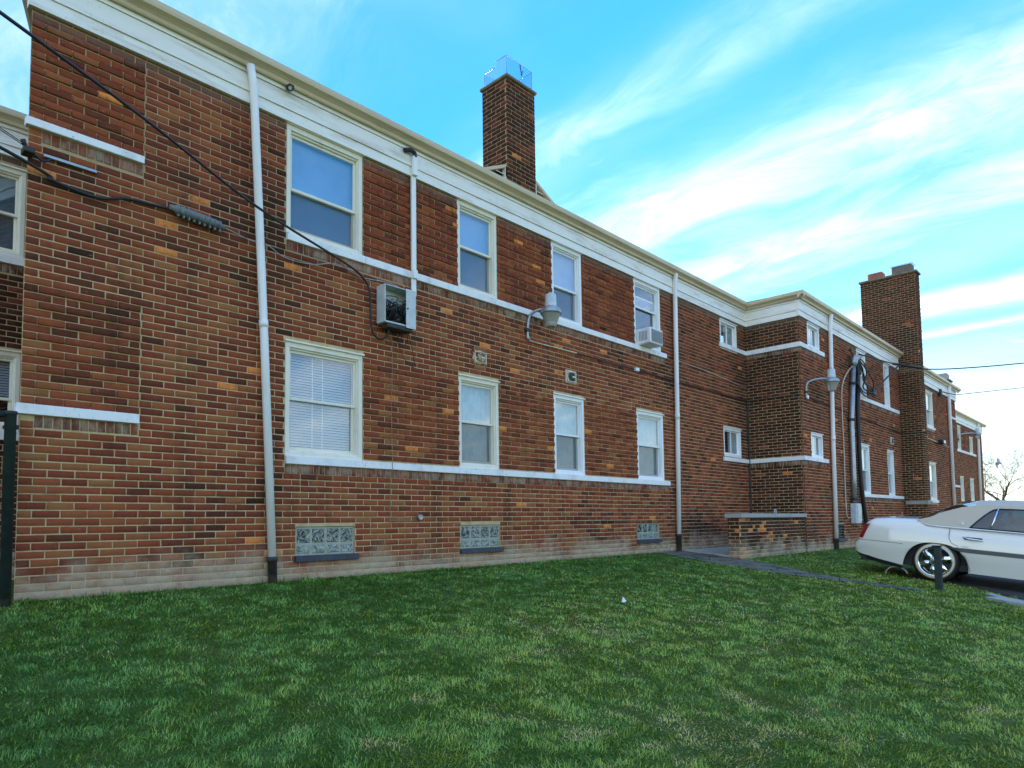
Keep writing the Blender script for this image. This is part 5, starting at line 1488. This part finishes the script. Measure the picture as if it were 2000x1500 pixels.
# ------------------------------------------------------------------ grass
def lawn():
    g = np.random.RandomState(3)
    # blades thin out with distance from the viewpoint side of the lawn
    def pts(n, x0, x1, y0, y1):
        return g.uniform(x0, x1, n), g.uniform(y0, y1, n)
    X, Y = pts(2600000, -1.5, 17.5, -7.6, 0.0)
    D = np.hypot(X, Y + 6.78)
    keep = g.rand(len(X)) < np.clip((3.4 / np.maximum(D, 1.0)) ** 1.55, 0, 1) * .62
    bear = np.arctan2(X, Y + 6.78)
    keep &= (bear > R(4)) & (bear < R(96)) & (D > 2.2)
    X, Y, D = X[keep], Y[keep], D[keep]
    ok = ~inside(LOT, X + g.normal(0, .06, len(X)), Y + g.normal(0, .06, len(X)))
    pth = inside(PATH, X + g.normal(0, .045, len(X)), Y + g.normal(0, .045, len(X)))
    ok &= ~(pth & (g.rand(len(X)) > .03))
    ok &= ~((X > XC - .02) & (Y > F2 - .015)) & ~((X > 11.95) & (Y > -1.24)) & ~((Y > -.012) & (X > 1.3))
    ok &= ~((X > 12.7) & (Y < -3.3) & (g.rand(len(X)) > .4))
    X, Y, D = X[ok], Y[ok], D[ok]
    n = len(X)
    # patchiness: smooth value noise
    def vn(sx, sy, seed):
        q = np.random.RandomState(seed).rand(64, 64)
        u_, v_ = (X * sx) % 63, (Y * sy) % 63
        i, j = u_.astype(int), v_.astype(int)
        a, b = u_ - i, v_ - j
        a, b = a * a * (3 - 2 * a), b * b * (3 - 2 * b)
        return q[i, j] * (1 - a) * (1 - b) + q[(i + 1) % 64, j] * a * (1 - b) + q[i, (j + 1) % 64] * (1 - a) * b + q[(i + 1) % 64, (j + 1) % 64] * a * b
    big = .5 * vn(.45, .6, 1) + .5 * vn(1.3, 1.6, 2)
    mid = .5 * vn(3.3, 3.9, 3) + .5 * vn(6.5, 7.5, 31)
    clump = vn(12, 12, 4)
    micro = vn(27, 27, 21)
    # dry thatch: small straw clumps in the open lawn, one worn stretch in the near middle
    open_ = np.clip((-Y - 1.0) / 2.0, 0, 1) * np.clip((X - .2) / 2.0, .4, 1)
    worn = np.exp(-((X - 3.15) / 1.0) ** 2 - ((Y + 5.0) / .55) ** 2) + .55 * np.exp(-((X - 5.6) / 1.6) ** 2 - ((Y + 3.4) / .7) ** 2)
    spots = .55 * vn(3.6, 4.6, 5) + .45 * vn(8.5, 10, 6)
    dry = np.clip((spots - .66 + .24 * worn) * 7.0, 0, 1) * open_
    lean = .35 + .75 * g.rand(n) ** .8
    az = vn(2.6, 2.6, 9) * 12 + vn(7, 7, 10) * 5 + g.normal(0, 1.1, n)
    L = (.017 + .029 * g.rand(n)) * (.55 + .8 * clump) * np.where(g.rand(n) < .03, 1.5, 1.0)
    tuft = vn(3.1, 7.0, 12)
    L *= np.where((Y > -.16) | ((X > XC) & (Y > F2 - .16)), 1.1 + 2.0 * np.clip(tuft - .45, 0, 1), 1.0)
    wd = (.0011 + .0012 * g.rand(n)) * np.clip(D / 3.2, .9, 3.0)
    isdry = g.rand(n) < (.012 + .78 * dry)
    L = np.where(isdry, L * .9, L) * (1 - .25 * dry)
    lean = np.where(isdry, np.minimum(lean * 1.3, 1.12), np.minimum(lean, 1.06))
    z0 = np.where(Y > -11, SLOPE * np.minimum(Y, 0), 0) - .003
    ca, sa = np.cos(az), np.sin(az)
    V = np.zeros((n, 5, 3), np.float32)
    wx, wy = -sa * wd, ca * wd
    up = L * np.sqrt(np.clip(1 - (lean * .9) ** 2, .10, 1)); ho = L * lean * .9
    for k, (s, t) in enumerate(((1, 0), (-1, 0), (-.75, .55), (.75, .55), (0, 1))):
        bend = t * t
        V[:, k, 0] = X + s * wx + ca * ho * bend
        V[:, k, 1] = Y + s * wy + sa * ho * bend
        V[:, k, 2] = z0 + up * (t - .18 * t * t)
    warmth = np.clip((-Y - .8) / 2.5, 0, 1) * np.clip((X - .3) / 3.0, 0, 1)
    tint = .42 + .26 * (big - .5) + .18 * (mid - .5) + .18 * (clump - .5) + .14 * (micro - .5) + .12 * warmth + g.normal(0, .11, n)
    hue = np.clip(.50 + .45 * (.5 * vn(1.1, 1.3, 41) + .5 * vn(4.2, 4.8, 42) - .5) + .2 * warmth + .25 * dry + g.normal(0, .12, n), 0, 1)
    tint = np.clip(tint, 0, .66)
    tint = np.where(isdry, g.uniform(.66, .95, n), tint)
    me = bpy.data.meshes.new('grass')
    me.vertices.add(n * 5); me.vertices.foreach_set('co', V.ravel())
    base = (np.arange(n) * 5)[:, None]
    loops = np.concatenate([base + np.array([0, 1, 2, 3]), base + np.array([3, 2, 4])], 1).astype(np.int32)
    me.loops.add(n * 7); me.loops.foreach_set('vertex_index', loops.ravel())
    me.polygons.add(n * 2)
    st = np.stack([np.arange(n) * 7, np.arange(n) * 7 + 4], 1).astype(np.int32)
    me.polygons.foreach_set('loop_start', st.ravel())
    me.update(calc_edges=True)
    me.materials.append(M_GRASS)
    a = me.attributes.new('tint', 'FLOAT', 'POINT')
    sh = np.array([0, 0, 0, 0, .03])
    a.data.foreach_set('value', (np.repeat(tint, 5) + np.tile(sh, n)).astype(np.float32))
    a2 = me.attributes.new('hue', 'FLOAT', 'POINT')
    a2.data.foreach_set('value', np.repeat(hue, 5).astype(np.float32))
    o = bpy.data.objects.new('grass', me)
    link(o); tag(o, 'mown green lawn with dry straw patches in front of the brick building', 'grass', kind='stuff')
    print('GRASS blades', n)
lawn()
for o_ in bpy.data.objects:
    if o_.type == 'MESH' and o_.get('kind') == 'stuff' and not o_.get('label') and o_.parent is None:
        o_['label'] = o_.name.replace('_', ' ')
